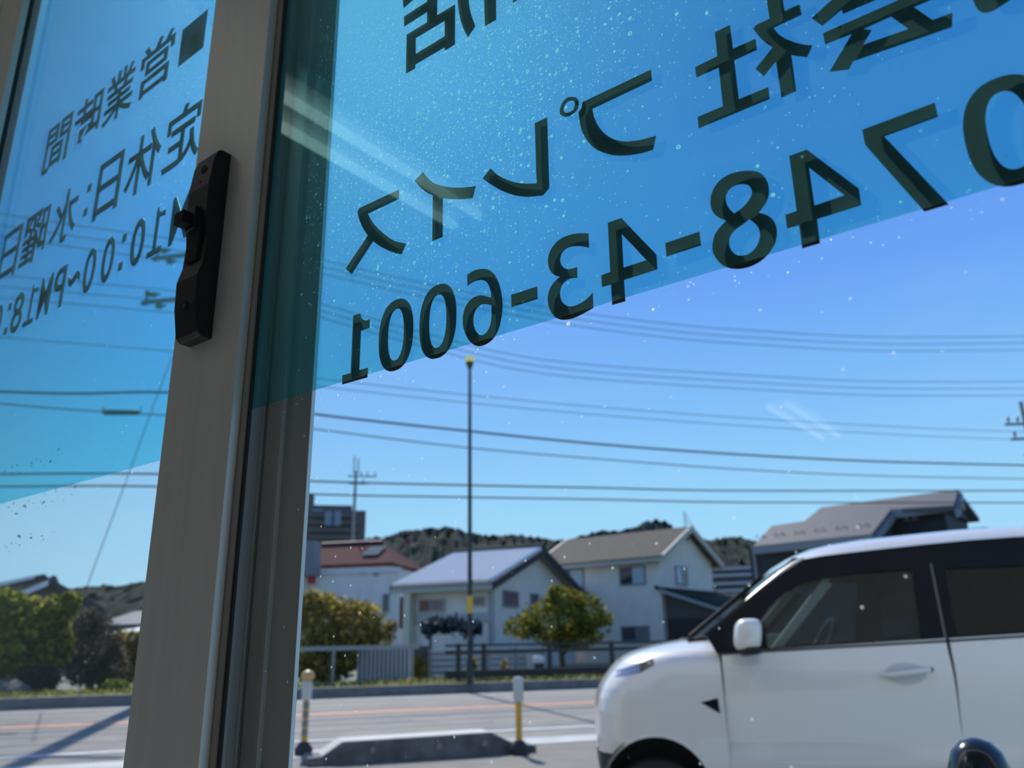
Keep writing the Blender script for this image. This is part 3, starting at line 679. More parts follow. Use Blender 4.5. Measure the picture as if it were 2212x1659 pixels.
# pole hidden behind the stile: its arms show left of the stile, its shadow lies on the road
PU = on_plane(326, 1500, qd[:2], 20.9); PU[2] = PAV
zz = [z_at(PU, v) for v in (540, 635)]
pa = upole(PU, z_at(PU, 300), .19, [(zz[0] - .15, -1.35, 1.1, (-1.3,)), (zz[1] - .15, -1.55, 1.1, (-1.45,))], 'concrete utility pole mostly hidden behind the lock stile', d=bear(100))
for zc_, dd in ((zz[0], 1.15), (zz[1], 1.3)):
    for k in range(3):
        mb = MB(); q_ = PU + bear(100) * (-dd + .22 * k) ; q_[2] = zc_ - .12 + .22 * k * (1 if k < 2 else -.3)
        insul(mb, q_, -bear(100) * .9, 1.1); mb.build('insulator', mat('insulator', (0, 0, 0)), pa, smooth=True)
# far poles
P2 = on_plane(752, 1400, (0, 1), 62.0); P2[2] = 0.05
upole(P2, z_at(P2, 1018), .17, [(z_at(P2, 1030), -.6, 1.6, (.4, .9, 1.5)), (z_at(P2, 1046), -.5, .9, (.6,))], 'thin utility pole above the white building at left', d=bear(80))
MB().tube([(P2[0] - .16, P2[1], z_at(P2, 1022)), (P2[0] - .16, P2[1], z_at(P2, 985))], .05, 8).build('pole_top_rod', steel, bpy.data.objects['utility_pole.001'], off=WLOC['utility_pole.001'])
MB().tube([(P2[0] + .16, P2[1], z_at(P2, 1022)), (P2[0] + .16, P2[1], z_at(P2, 990))], .05, 8).build('pole_top_rod', steel, bpy.data.objects['utility_pole.001'], off=WLOC['utility_pole.001'])
P3 = on_plane(2300, 1300, (0, 1), 34.0); P3[2] = 0.05
upole(P3, z_at(P3, 868), .13, [(z_at(P3, 918), -.85, .5, (-.7, -.3)), (z_at(P3, 950), -.72, .5, (-.55,)), (z_at(P3, 985), -.3, .4, ())], 'dark utility pole with crossarms cut by the right edge', d=bear(92))

wire_m = mat('cable_black', (.035, .045, .05), .6)
def wire(px, r, w, lab, grp='overhead lines across the sky', ext=True):
    P = [on_plane(x, y, qd[:2], w) for x, y in px]
    # smooth through the points
    t = np.linspace(0, len(P) - 1, (len(P) - 1) * 6 + 1); A = np.array(P); o = []
    for s in t:
        i = min(int(s), len(P) - 2); u = s - i
        p0, p1, p2, p3 = A[max(i - 1, 0)], A[i], A[i + 1], A[min(i + 2, len(P) - 1)]
        o.append(.5 * ((2 * p1) + (p2 - p0) * u + (2 * p0 - 5 * p1 + 4 * p2 - p3) * u * u + (3 * p1 - p0 - 3 * p2 + p3) * u**3))
    return thing(MB().tube(o, r, 6), 'overhead_cable', wire_m, lab, 'cable', grp)
WP = 20.9
wire([(-60, 842), (0, 846), (160, 850), (360, 848), (520, 868), (690, 896), (1000, 930), (1300, 960), (1600, 982), (1900, 997), (2212, 1005), (2300, 1006)], .030, WP, 'thickest dark cable crossing the sky behind the street lamp')
wire([(-60, 866), (0, 872), (170, 886), (340, 896), (520, 905), (690, 928), (1000, 966), (1300, 992), (1600, 1014), (1900, 1028), (2300, 1036)], .017, WP, 'grey bundled cable just below the thickest one')
wire([(-60, 1024), (0, 1024), (340, 1024), (690, 1040), (1000, 1048), (1300, 1054), (1600, 1060), (2212, 1060), (2300, 1060)], .024, WP, 'lower pair of level cables, upper one')
wire([(-60, 1052), (0, 1051), (340, 1051), (690, 1068), (1000, 1074), (1300, 1079), (1600, 1085), (2212, 1086), (2300, 1086)], .022, WP, 'lower pair of level cables, lower one')
for k in range(3):
    dy = k * 15
    wire([(470, 508 + dy), (690, 560 + dy), (900, 608 + dy), (1200, 667 + dy), (1450, 700 + dy), (1640, 715 + dy), (1900, 728 + dy), (2212, 726 + dy), (2300, 724 + dy)], .011, WP, ['uppermost', 'middle', 'lowest'][k] + ' of the three thin lines in the top bundle')
    wire([(470, 590 + dy), (690, 655 + dy), (900, 715 + dy), (1100, 765 + dy), (1300, 790 + dy), (1640, 812 + dy), (1900, 824 + dy), (2212, 824 + dy), (2300, 822 + dy)], .011, WP, ['uppermost', 'middle', 'lowest'][k] + ' of the three thin lines in the second bundle')
for k in range(2):
    dy = k * 17
    wire([(470, 790 + dy), (690, 818 + dy), (1000, 852 + dy), (1300, 880 + dy), (1640, 905 + dy), (2000, 925 + dy), (2300, 936 + dy)], .010, WP, ['upper', 'lower'][k] + ' of two faint lines above the thickest cable')
for k in range(3):
    dy = k * 24
    wire([(-60, 452 + dy), (0, 462 + dy), (200, 492 + dy), (345, 512 + dy), (480, 530 + dy)], .011, WP, ['upper', 'middle', 'lower'][k] + ' of three thin lines to the upper arm beside the lock')
    wire([(-60, 588 + dy), (0, 595 + dy), (200, 612 + dy), (345, 625 + dy), (480, 640 + dy)], .010, WP, ['upper', 'middle', 'lower'][k] + ' of three thin lines to the lower arm beside the lock')
wire([(-60, 722), (0, 728), (200, 745), (350, 757), (480, 768)], .010, WP, 'thin line above the cable with the hanging splice, upper')
wire([(372, 770), (330, 880), (270, 1045), (192, 1256), (178, 1300)], .010, WP, 'slanting stay wire running down behind the left pane', None)
P_ = [on_plane(x, 891, qd[:2], WP) for x in (222, 303)]
cs = empty('splice_box', P_[0], 'dark horizontal splice case hanging on a cable left of the stile', 'cable box')
MB().tube([P_[0], P_[0] + (P_[1] - P_[0]) * .08, P_[0] + (P_[1] - P_[0]) * .92, P_[1]], [.045, .07, .07, .045], 12).build('case', mat('splice_black', (.02, .022, .02), .5), cs, smooth=True)
for k in (0, 1): MB().tube([P_[k] + ZV * .02, P_[k] + ZV * .13], .015, 6).build('hanger', mat('splice_black', (0, 0, 0)), cs)

# ------------------------------------------------------------------ railing and fences beyond the pavement
dk = mat('rail_brown', (.022, .020, .020), .6)
def rail_fence(a0, a1, w, hs, posts, m, lab, r=.05):
    e = empty('guard_rail', RP((a0 + a1) / 2, w, PAV), lab, 'railing')
    for (z, hh) in hs: rbox(MB(), a0, a1, w - .04, w + .04, z - hh, z).build('rail', m, e)
    for a in posts: rbox(MB(), a - r, a + r, w - .05, w + .05, .05, hs[0][0] + .02).build('post', m, e)
    return e
def al(x, y, w): return on_plane(x, y, qd[:2], w).dot(rdir)
WF = 21.5
Pq = on_plane(1043, 1470, qd[:2], WF)
ztop = z_at(Pq, 1391); z2 = z_at(Pq, 1404)
rail_fence(al(962, 1400, WF), al(1700, 1400, WF), WF, [(ztop, .06), (z2, .09), (z_at(Pq, 1447), .20)], [al(x, 1420, WF) for x in (990, 1045, 1187, 1322, 1450, 1580)], dk, 'dark brown two-bar guard rail in front of the beige house')
WG = 22.4
Pg = on_plane(700, 1470, qd[:2], WG)
e = rail_fence(al(560, 1400, WG), al(905, 1400, WG), WG, [(z_at(Pg, 1396), .11)], [al(x, 1420, WG) for x in (600, 720, 890)], mat('silver_rail', (.34, .32, .30), .5, .1), 'silver hand rail in front of the yellowing tree', .03)
ff = empty('mesh_fence', RP(al(830, 1470, 23.2), 23.2, .05), 'pale vertical-bar fence panel before the white building', 'fence')
Pm = on_plane(830, 1470, qd[:2], 23.2); zt_ = z_at(Pm, 1394)
aa, ab_ = al(775, 1400, 23.2), al(884, 1400, 23.2)
for k in range(13):
    a = aa + (ab_ - aa) * k / 12; rbox(MB(), a - .03, a + .03, 23.2, 23.23, .1, zt_).build('bar', mat('fence_grey', (.62, .58, .54), .8, spec=.1), ff)
for z in (.15, zt_ - .07): rbox(MB(), aa, ab_, 23.17, 23.2, z, z + .06).build('rail', mat('fence_grey', (0, 0, 0)), ff)
rbox(MB(), aa, ab_, 23.26, 23.30, .1, zt_ - .05).build('infill_sheet', mat('fence_sheet', (.09, .08, .075), .9, spec=.05), ff)
gp = empty('garden_gate_pillar', RP(al(908, 1470, 23.6), 23.6, .05), 'dark slatted gate pillar beside the pale fence panel', 'pillar')
rbox(MB(), al(896, 1440, 23.6), al(925, 1440, 23.6), 23.6, 23.9, .05, z_at(Pm, 1400)).build('pillar_body', mat('pillar_brown', (.09, .075, .06), .8, var=.3, scale=6), gp)
rbox(MB(), al(894, 1440, 23.6), al(927, 1440, 23.6), 23.57, 23.93, z_at(Pm, 1400), z_at(Pm, 1396)).build('cap', kerb_m, gp)
lw = empty('low_garden_wall', RP(al(1010, 1470, 24.2), 24.2, .05), 'low pale slatted garden wall behind the guard rail', 'wall')
a0_, a1_ = al(930, 1440, 24.2), al(1175, 1440, 24.2)
for k in range(5): rbox(MB(), a0_, a1_, 24.2, 24.24, .1 + k * .17, .23 + k * .17).build('slat', mat('wall_grey', (.34, .31, .29), .9, spec=.05), lw)
for k in range(5):
    a = a0_ + (a1_ - a0_) * k / 4; rbox(MB(), a - .05, a + .05, 24.25, 24.33, .05, .98).build('post', mat('wall_grey', (0, 0, 0)), lw)
MB().box(RP(al(1140, 1440, 23.9), 23.9, .05), rdir * .35, qd * .3, ZV * .75).build('gate_pier', mat('pier_cream', (.55, .50, .38), .7), lw)
e = empty('traffic_cabinet', RP(al(1168, 1430, 22.7), 22.7, .05), 'small white cabinet with rounded lid behind the railing', 'cabinet')
MB().box(RP(al(1157, 1430, 22.7), 22.7, .55), rdir * .28, qd * .25, ZV * .20).build('lid', mat('cab_white', (.75, .75, .74), .25), e, bevel=.04)
MB().box(RP(al(1160, 1430, 22.7), 22.72, .05), rdir * .22, qd * .2, ZV * .5).build('stand', mat('rail_brown', (0, 0, 0)), e)
# ------------------------------------------------------------------ hills
def hills(name, pts, Y, m, thick, seed):
    r_ = np.random.default_rng(seed); xs = np.array([p[0] for p in pts], float); ys = np.array([p[1] for p in pts], float)
    cols = []; X = np.arange(xs[0], xs[-1], 5.0)
    for x in X:
        y = np.interp(x, xs, ys); T = at_depth(x, y, Y); hmax = T[2]
        col = []
        for k in range(15):
            s = k / 14
            d = 1 - s
            bump = r_.normal(0, .006) * hmax
            P = np.array([T[0], Y - thick * (s ** 1.3), max(hmax * (1 - s ** 1.25), 0) + bump * (1 if s < .9 else 0)])
            P[0] += r_.normal(0, .5); P[1] += r_.normal(0, thick * .02); col.append(P)
        col[-1][2] = -.5; cols.append(col)
    ob = MB().loft(cols, False).build(name, m, None, True, off=(0, 0, 0)); return tag(ob, kind='structure')
hm = mat('hazy_wooded_hill', (.035, .048, .047), 1.0, spec=.05, var=.4, scale=.10, col2=(.058, .072, .060))  # aerial haze put into the bluish base colour
hm2 = mat('near_hazy_wooded_hill', (.038, .050, .046), 1.0, spec=.05, var=.4, scale=.16, col2=(.068, .078, .058))  # haze is in the colour of this nearer ridge too
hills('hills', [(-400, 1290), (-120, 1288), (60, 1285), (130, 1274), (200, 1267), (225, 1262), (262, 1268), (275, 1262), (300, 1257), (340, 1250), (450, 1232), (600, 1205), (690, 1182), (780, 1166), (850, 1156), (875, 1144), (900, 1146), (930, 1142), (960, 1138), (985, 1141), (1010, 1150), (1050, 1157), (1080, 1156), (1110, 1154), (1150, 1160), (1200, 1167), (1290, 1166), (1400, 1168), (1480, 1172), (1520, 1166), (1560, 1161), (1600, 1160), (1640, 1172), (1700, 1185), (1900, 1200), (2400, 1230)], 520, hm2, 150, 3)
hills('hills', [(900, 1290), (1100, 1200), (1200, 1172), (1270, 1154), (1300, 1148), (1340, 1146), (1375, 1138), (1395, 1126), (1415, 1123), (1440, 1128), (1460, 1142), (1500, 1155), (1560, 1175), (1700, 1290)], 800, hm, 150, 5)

# ------------------------------------------------------------------ houses
def wl(name, col, **k): return mat(name, col, .8, var=.05, scale=2, **k)
win_dark = mat('window_dark', (.03, .035, .045), .08, 0, .7)
win_light = mat('curtained_pane', (.40, .47, .53), .25, 0, .5)
frame_m = mat('window_frame', (.22, .22, .23), .5)
class House:
    def __init__(s, name, px, Y, bA, label, bB=None, cat='house', z0=.05):
        P = at_depth(px, 1400, Y); s.C = np.array([P[0], P[1], z0]); s.A = bear(bA); s.B = bear(bA + 90 if bB is None else bB)
        s.root = empty(name, s.C, label, cat)
    def pt(s, a, b, z): return np.array([s.C[0], s.C[1], 0]) + s.A * a + s.B * b + ZV * z
    def ta(s, x, z=4.0, b=0.0): return t_to(s.pt(0, b, 0), s.A, x, z)
    def tb(s, x, z=4.0, a=0.0): return t_to(s.pt(a, 0, 0), s.B, x, z)
    def block(s, a0, a1, b0, b1, z0, z1, m, nm='wall', bevel=0):
        return MB().box(s.pt(a0, b0, z0), s.A * (a1 - a0), s.B * (b1 - b0), ZV * (z1 - z0)).build(nm, m, s.root, bevel=bevel)
    def gable(s, a0, a1, b0, b1, ez, rz, mw, mr, ov=.35, th=.16, z0=None, verge=None, ez2=None, rf=.5, gut=None):
        ez2 = ez if ez2 is None else ez2; z0 = s.C[2] if z0 is None else z0
        bm_ = b0 + (b1 - b0) * rf
        MB().prism([s.pt(a0, b0, z0), s.pt(a0, b1, z0), s.pt(a0, b1, ez2), s.pt(a0, bm_, rz), s.pt(a0, b0, ez)], s.A * (a1 - a0)).build('wall', mw, s.root)
        for (bb, e_, sg) in ((b0, ez, -1), (b1, ez2, 1)):
            sl = (rz - e_) / (abs(bm_ - bb) + 1e-6); be = bb + sg * ov; ze = e_ - sl * ov
            p = [s.pt(a0 - ov, be, ze + .02), s.pt(a0 - ov, bm_, rz + .02), s.pt(a1 + ov, bm_, rz + .02), s.pt(a1 + ov, be, ze + .02)]
            MB().prism(p, ZV * th).build('roof_slope', mr, s.root)
            if verge is not None:
                for av in (a0 - ov, a1 + ov):
                    q = [s.pt(av - .05, be, ze - .10), s.pt(av - .05, bm_, rz - .10), s.pt(av - .05, bm_, rz + th + .06), s.pt(av - .05, be, ze + th + .06)]
                    MB().prism(q, s.A * .1).build('verge_board', verge, s.root)
                MB().box(s.pt(a0 - ov, be - .06, ze - .08), s.A * (a1 - a0 + 2 * ov), s.B * .12, ZV * .16).build('gutter', gut or verge, s.root)
    def window(s, face, x0, x1, y0, y1, panes, off=0.0, fm=frame_m, dep=.07, nm='window'):
        # face 'a': wall along A at depth off; face 'b': wall along B at offset off along A
        dr, nr = (s.A, s.B) if face == 'a' else (s.B, s.A)
        o_ = s.pt(0, off, 0) if face == 'a' else s.pt(off, 0, 0)
        n2 = np.array([-dr[1], dr[0]]); w = n2.dot(o_[:2])
        ym = (y0 + y1) / 2; Pa = on_plane(x0, ym, n2, w); Pb = on_plane(x1, ym, n2, w); Pm_ = (Pa + Pb) / 2
        if (Pb - Pa).dot(dr) < 0: Pa, Pb = Pb, Pa; flip = True
        else: flip = False
        zt, zb = z_at(Pm_, y0), z_at(Pm_, y1); Wd = np.linalg.norm((Pb - Pa)[:2]); Pa = np.array([Pa[0], Pa[1], 0]); nrm = -nr
        t = .07
        mb = MB()
        mb.box(Pa + ZV * zb, dr * Wd, nrm * dep, ZV * t); mb.box(Pa + ZV * (zt - t), dr * Wd, nrm * dep, ZV * t)
        mb.box(Pa + ZV * (zb + t), dr * t, nrm * dep, ZV * (zt - zb - 2 * t)); mb.box(Pa + dr * (Wd - t) + ZV * (zb + t), dr * t, nrm * dep, ZV * (zt - zb - 2 * t))
        fr = mb.build(nm, fm, s.root)
        k = len(panes)
        for i, pm in enumerate(panes):
            j = k - 1 - i if flip else i
            wj = (Wd - 2 * t) / k
            pb = MB().box(Pa + dr * (t + wj * j + .01) + ZV * (zb + t) + nrm * .01 * (i + 1), dr * (wj - .02), nrm * .03, ZV * (zt - zb - 2 * t)).build('pane', pm, s.root)
            pb.parent = fr
    def rect(s, face, x0, x1, y0, y1, m, nm, off=0.0, dep=.06, out_=.0):
        dr, nr = (s.A, s.B) if face == 'a' else (s.B, s.A)
        o_ = s.pt(0, off, 0) if face == 'a' else s.pt(off, 0, 0)
        n2 = np.array([-dr[1], dr[0]]); w = n2.dot(o_[:2]); ym = (y0 + y1) / 2
        Pa = on_plane(x0, ym, n2, w); Pb = on_plane(x1, ym, n2, w); Pm_ = (Pa + Pb) / 2; zt, zb = z_at(Pm_, y0), z_at(Pm_, y1)
        Pa[2] = 0; Pb[2] = 0
        return MB().box(Pa + ZV * zb - nr * out_, Pb - Pa, -nr * dep, ZV * (zt - zb)).build(nm, m, s.root)

# --- beige two-storey house with the slate roof (centre)
h = House('house', 1437, 40, -51.5, 'beige two-storey gabled house with grey-brown roof behind the guard rail')
La, Lb = h.ta(1176), h.tb(1540); ez = z_at(h.C, 1200); rz = z_at(h.pt(0, Lb / 2, 0), 1146)
beige = wl('beige_siding', (.74, .66, .56)); rbrown = mat('slate_brown', (.125, .108, .088), .9, spec=.12, var=.15, scale=5, bump=.3)
h.gable(0, La, 0, Lb, ez, rz, beige, rbrown, .45, verge=mat('cream_fascia', (.45, .40, .32), .6))
h.window('a', 1205, 1262, 1229, 1271, [win_dark, win_light]); h.rect('a', 1190, 1200, 1215, 1345, mat('drain_pipe', (.30, .31, .33), .5), 'drain_pipe', dep=.1)
h.rect('a', 1196, 1264, 1272, 1290, mat('balcony_panel', (.24, .23, .23), .7), 'balcony_front', dep=.5)
h.window('a', 1339, 1395, 1223, 1264, [win_dark, win_light]); h.window('a', 1343, 1404, 1352, 1386, [win_dark, mat('green_pane', (.16, .19, .17), .2)])
h.window('b', 1459, 1483, 1223, 1264, [win_light, win_dark]); h.rect('b', 1480, 1486, 1158, 1168, frame_m, 'gable_vent')
h.rect('a', 1312, 1320, 1358, 1366, frame_m, 'wall_vent', dep=.12)
wd_ = mat('brown_cladding', (.085, .072, .070), .8, var=.12, scale=8, stretch=(1, 1, 6))
lb2 = h.tb(1560, 3.0)
zl = z_at(h.pt(-.9, 0, 0), 1272); 
h.block(-2.6, -.05, .3, lb2, .05, zl - 1.35, wd_, 'leanto_wall')
p = [h.pt(.25, -.2, zl + .05), h.pt(-3.2, -.2, zl - 1.05), h.pt(-3.2, lb2 + .3, zl - 1.05), h.pt(.25, lb2 + .3, zl + .05)]
MB().prism(p, ZV * .16).build('leanto_roof', mat('black_metal_roof', (.016, .017, .02), .8, spec=.08), h.root)
p = [h.pt(0, -.23, zl - .10), h.pt(-3.2, -.23, zl - 1.17), h.pt(-3.2, -.23, zl - 1.0), h.pt(0, -.23, zl + .05)]
MB().prism(p, h.B * .05).build('leanto_fascia', mat('grey_fascia', (.30, .31, .33), .6), h.root)
MB().prism([h.pt(-.05, .3, .05), h.pt(-2.6, .3, .05), h.pt(-2.6, .3, zl - 1.0), h.pt(-.05, .3, zl - .15)], h.B * .1).build('leanto_wall', wd_, h.root)
an = empty('tv_antenna', h.pt(.1, Lb / 2, rz + .3), 'thin roof antenna on the ridge of the beige house', 'antenna')
MB().tube([h.pt(-.1, Lb / 2, rz + .15), h.pt(-.1, Lb / 2, rz + 1.0)], .025, 6).build('mast', steel, an)
for k in range(3): MB().tube([h.pt(-.1, Lb / 2 - .05, rz + .45 + .2 * k), h.pt(-.1, Lb / 2 + 1.0 - .25 * k, rz + .35 + .2 * k)], .018, 6).build('rod', steel, an)

# --- tiled house left of it
h = House('house', 1052, 33, -66, 'low house with shining silver tiled roof behind the street lamp')
La, Lb = h.ta(880), h.tb(1240, 3.0); ez = z_at(h.C, 1262); rz = z_at(h.pt(0, Lb / 2, 0), 1196)
cream = wl('cream_render', (.74, .66, .57)); tile = mat('silver_tile', (.78, .75, .70), .45, .0, .3)
h.gable(0, La, 0, Lb, ez, rz, cream, mat('tile_base', (.30, .29, .27), .9, spec=.05), .5, verge=mat('dark_barge', (.06, .058, .056), .8, spec=.1), gut=mat('beige_gutter', (.42, .38, .31), .7))
sl_ = (rz - ez) / (Lb / 2); n_t = 27
for k in range(n_t):             # rounded rows of roof tiles running down the slope
    a = -.45 + (La + .9) * (k + .5) / n_t; wv = (La + .9) / n_t
    r_ = []
    for b in (-.58, Lb / 2 - .12):
        z = ez + sl_ * b + .20
        r_.append([h.pt(a + wv * .36 * math.cos(PI * i / 6), b, z + .15 * math.sin(PI * i / 6)) for i in range(7)])
    MB().loft(r_, False).build('tile_row', tile, h.root, smooth=True)
MB().tube([h.pt(-.5, Lb / 2, rz + .30), h.pt(La + .5, Lb / 2, rz + .30)], .16, 10).build('ridge_tile', mat('dark_barge', (0, 0, 0)), h.root, smooth=True)
shut = mat('red_shutter', (.22, .085, .06), .6, var=.2, scale=6); pur = mat('curtain_purple', (.10, .075, .10), .5)
h.window('a', 905, 963, 1293, 1324, [shut, mat('pink_pane', (.24, .15, .15), .4), mat('pink_pane', (0, 0, 0))], fm=mat('pale_frame', (.42, .40, .38), .6))
h.window('a', 1010, 1050, 1288, 1310, [mat('pink_pane', (0, 0, 0))] * 2, fm=mat('pale_frame', (0, 0, 0)))
h.window('b', 1085, 1118, 1276, 1312, [pur, shut])
h.window('b', 1145, 1162, 1282, 1330, [win_dark])
h.rect('b', 1056, 1064, 1275, 1390, mat('pale_frame', (0, 0, 0)), 'corner_post', dep=.1)
h.rect('a', 884, 898, 1280, 1415, mat('cream_post', (.55, .50, .38), .7), 'porch_post', dep=.5)
h.rect('a', 864, 884, 1290, 1358, mat('brown_door', (.12, .045, .03), .6), 'porch_door', off=.1, dep=.05)
h.rect('a', 900, 1060, 1326, 1345, mat('porch_beam', (.40, .39, .37), .7), 'porch_wall', dep=.12)
cp = empty('vine_canopy', h.pt(La * .45, -1.0, 2.0), 'dark bluish leafy canopy in front of the tiled house', 'canopy')
mbx = MB()
for _ in range(900):
    x = rng.uniform(912, 1040); y = rng.normal(1357, 7) - (6 if 930 < x < 1000 else 0); P = at_depth(x, y, 30.5 + rng.normal(0, .4)); d1 = rng.normal(size=3); d1 /= np.linalg.norm(d1); d2 = np.cross(d1, rng.normal(size=3)); d2 /= np.linalg.norm(d2)
    mbx.add([P - d1 * .12, P + d2 * .08, P + d1 * .12, P - d2 * .08], [(0, 1, 2, 3)])
q = mbx.build('leaves', leaf_mat('blue_leaf', (.02, .035, .055), (.03, .06, .10)), cp); q['kind'] = 'stuff'
for x in (930, 1020): MB().tube([at_depth(x, 1420, 30.5) * [1, 1, 0] + [0, 0, .05], at_depth(x, 1360, 30.5)], .05, 8).build('support', mat('rail_brown', (0, 0, 0)), cp)

# --- white building with the red roof
h = House('house', 858, 50, -78, 'white flat-fronted building with dark red roof and small red sign', cat='building')
La = h.ta(560, 4.0); zp = z_at(h.C, 1232)
white = wl('white_render', (.66, .62, .58)); red = mat('red_tile', (.075, .020, .022), .9, spec=.1, var=.15, scale=3)
h.block(0, La, 0, 9, .05, zp, white); h.block(-.1, La + .1, -.12, .1, zp - .1, zp + .18, mat('white_cornice', (.58, .58, .6), .7), 'parapet')
zr0, zr1 = z_at(h.pt(1, 1.2, 0), 1222), z_at(h.pt(1, 5, 0), 1176)
a1_, a2_ = h.ta(850, 6, 1.2), h.ta(694, 6, 1.2); a3_, a4_ = h.ta(826, 8, 5), h.ta(600, 8, 5)
MB().prism([h.pt(a1_, 1.2, zr0), h.pt(La, 1.2, zr0), h.pt(La, 5, zr1), h.pt(a3_, 5, zr1)], ZV * .2 + h.B * .1).build('roof_slope', red, h.root)
MB().prism([h.pt(a1_, 1.2, zr0), h.pt(a3_, 5, zr1), h.pt(a1_, 8.5, zr0)], ZV * .15).build('roof_hip', red, h.root)
h.block(a1_ + .3, La, 1.4, 8, zp, zr0, white, 'attic_wall')
MB().box(h.pt(h.ta(818, 8, 2.5), 2.4, zr0 + (zr1 - zr0) * .32 + .25), h.A * 1.1, h.B * 1.6 + ZV * (zr1 - zr0) * .42, ZV * .06).build('skylight', mat('skylight_blue', (.07, .11, .14), .9, spec=.1), h.root)
MB().tube([h.pt(a3_, 5, zr1 + .25), h.pt(La, 5, zr1 + .25)], .14, 8).build('ridge_tile', mat('dark_red', (.07, .02, .025), .6), h.root)
h.window('a', 827, 841, 1283, 1322, [win_dark])
h.rect('a', 650, 690, 1243, 1264, mat('sign_white', (.62, .60, .6), .6), 'sign_board', dep=.25)
h.rect('a', 669, 686, 1245, 1262, mat('sign_red', (.45, .02, .04), .5), 'sign_disc', dep=.05, out_=.26)
h.rect('a', 776, 792, 1232, 1240, frame_m, 'wall_vent', dep=.1); h.rect('a', 806, 818, 1238, 1243, frame_m, 'wall_vent', dep=.1)
h.block(h.ta(692, 5), La, -1.2, -.1, zp - .2, zp + 1.9, mat('grey_gable', (.17, .18, .20), .8), 'grey_gable')

# --- dark apartment block far left
h = House('apartment_block', 779, 120, -101, 'dark brown apartment block rising above the red roof', cat='building')
La = h.ta(520, 15); zt_ = z_at(h.C, 1103); bk = mat('brown_block', (.12, .095, .085), .8, var=.1, scale=.5)
h.block(0, La, 0, 14, 0, zt_, bk); a_t = h.ta(676, 20); h.block(a_t, a_t + 1.2, 0, 2, zt_, z_at(h.pt(a_t, 0, 0), 1069), bk, 'roof_tower')
h.block(h.ta(760, 20), La, 1, 12, zt_, zt_ + .9, bk, 'parapet')
for y in (1112, 1128, 1144, 1160): h.rect('a', 665, 772, y, y + 5, mat('balcony_band', (.13, .115, .11), .8), 'balcony_front', dep=.9)
for x in (702, 722): h.rect('a', x, x + 15, 1106, 1137, mat('blue_panel', (.16, .20, .27), .4), 'glazed_panel', dep=.95)
h.rect('a', 674, 698, 1100, 1106, mat('blue_panel', (0, 0, 0)), 'glazed_panel', dep=.3)

# --- dark modern house behind the car
h = House('house', 1640, 33, -63, 'dark navy modern house with stepped grey metal roof behind the white car')
h.A = bear(136); h.B = bear(46)          # wall runs to image right
navy = mat('navy_siding', (.030, .032, .042), .7, var=.1, scale=4); groof = mat('grey_metal_roof', (.115, .11, .115), .7, .0, .25, var=.06, scale=2)
Lw = h.ta(2150, 3); ez = z_at(h.C, 1190); a_s = h.ta(1900, 5)
dpt = 6.4; rz = z_at(h.pt(h.ta(1739, 6, dpt / 2), dpt / 2, 0), 1136)
h.block(0, Lw, 0, dpt, .05, ez, navy)
def slope(a0, a1, b0, z0, b1, z1, nm='roof_slope', m=groof, th=.16):
    MB().prism([h.pt(a0, b0, z0), h.pt(a1, b0, z0), h.pt(a1, b1, z1), h.pt(a0, b1, z1)], ZV * th).build(nm, m, h.root)
# one long roof plane; its ridge steps up to the right and its eave steps back there
kz = .44; ez0 = ez - .05
def onroof(x, y):
    d = ray(x, y); C3 = h.pt(0, -.5, ez0); n3 = np.cross(h.A, h.B + ZV * kz); t = n3.dot(C3 - CAMP) / n3.dot(d); return CAMP + d * t
def ab(P): v = P - h.C; return v.dot(h.A), v.dot(h.B)
q = [onroof(*v) for v in ((1628, 1190), (1884, 1152), (1926, 1109), (2062, 1101), (2071, 1066), (1775, 1104), (1739, 1134), (1668, 1144))]
q[0] = h.pt(t_to(h.pt(0, -.5, 0), h.A, 1628, ez0, lo=-4.0), -.5, ez0); q[1] = h.pt(h.ta(1884, ez0, -.5), -.5, ez0)
MB().prism(q, ZV * .16).build('roof_slope', groof, h.root)
h.block(ab(q[1])[0] - .3, Lw, .3, 2 * ab(q[5])[1] - 1, ez - .6, ez + .02, navy, 'wall')
r1, r2, r3 = ab(q[5])[1], ab(q[6])[1], ab(q[2])[1]
ae = ab(q[4])[0]; zR = q[5][2]; zL = q[6][2]
MB().prism([q[5], q[4], h.pt(ae + .1, 2 * r1 - r3, q[2][2] - .3), h.pt(ab(q[5])[0], 2 * r1 - r3, q[2][2] - .3)], ZV * .16).build('roof_slope', groof, h.root)
MB().prism([q[7], q[6], h.pt(ab(q[6])[0], 2 * r2 + .5, ez0), h.pt(-.3, 2 * r2 + .5, ez0)], ZV * .16).build('roof_slope', groof, h.root)
MB().prism([h.pt(.05, .05, ez - .02), h.pt(.05, 2 * r2, ez - .02), h.pt(.05, r2, zL - .1)], h.A * .2).build('gable_wall', navy, h.root)
h.block(ab(q[0])[0] - .04, ab(q[1])[0], -.56, -.44, ez0 - .16, ez0 + .13, mat('grey_gutter', (.24, .235, .24), .6), 'gutter')
a3, a4 = ab(q[2])[0], ab(q[3])[0]
h.block(a3 - 1.6, ae - .35, r3 + .62, 2 * r1 - r3, ez, q[2][2] - .02, navy, 'upper_wall')
MB().prism([h.pt(ae - .35, r3 + .5, q[2][2] - .05), h.pt(ae - .35, 2 * r1 - r3, q[2][2] - .3), h.pt(ae - .35, r1, zR - .1)], h.A * .15).build('gable_wall', mat('grey_gable_board', (.07, .073, .085), .8), h.root)
h.block(a3 - .05, a4 + .2, r3 - .08, r3 + .06, q[2][2] - .20, q[2][2] + .13, mat('grey_gutter', (0, 0, 0)), 'gutter')
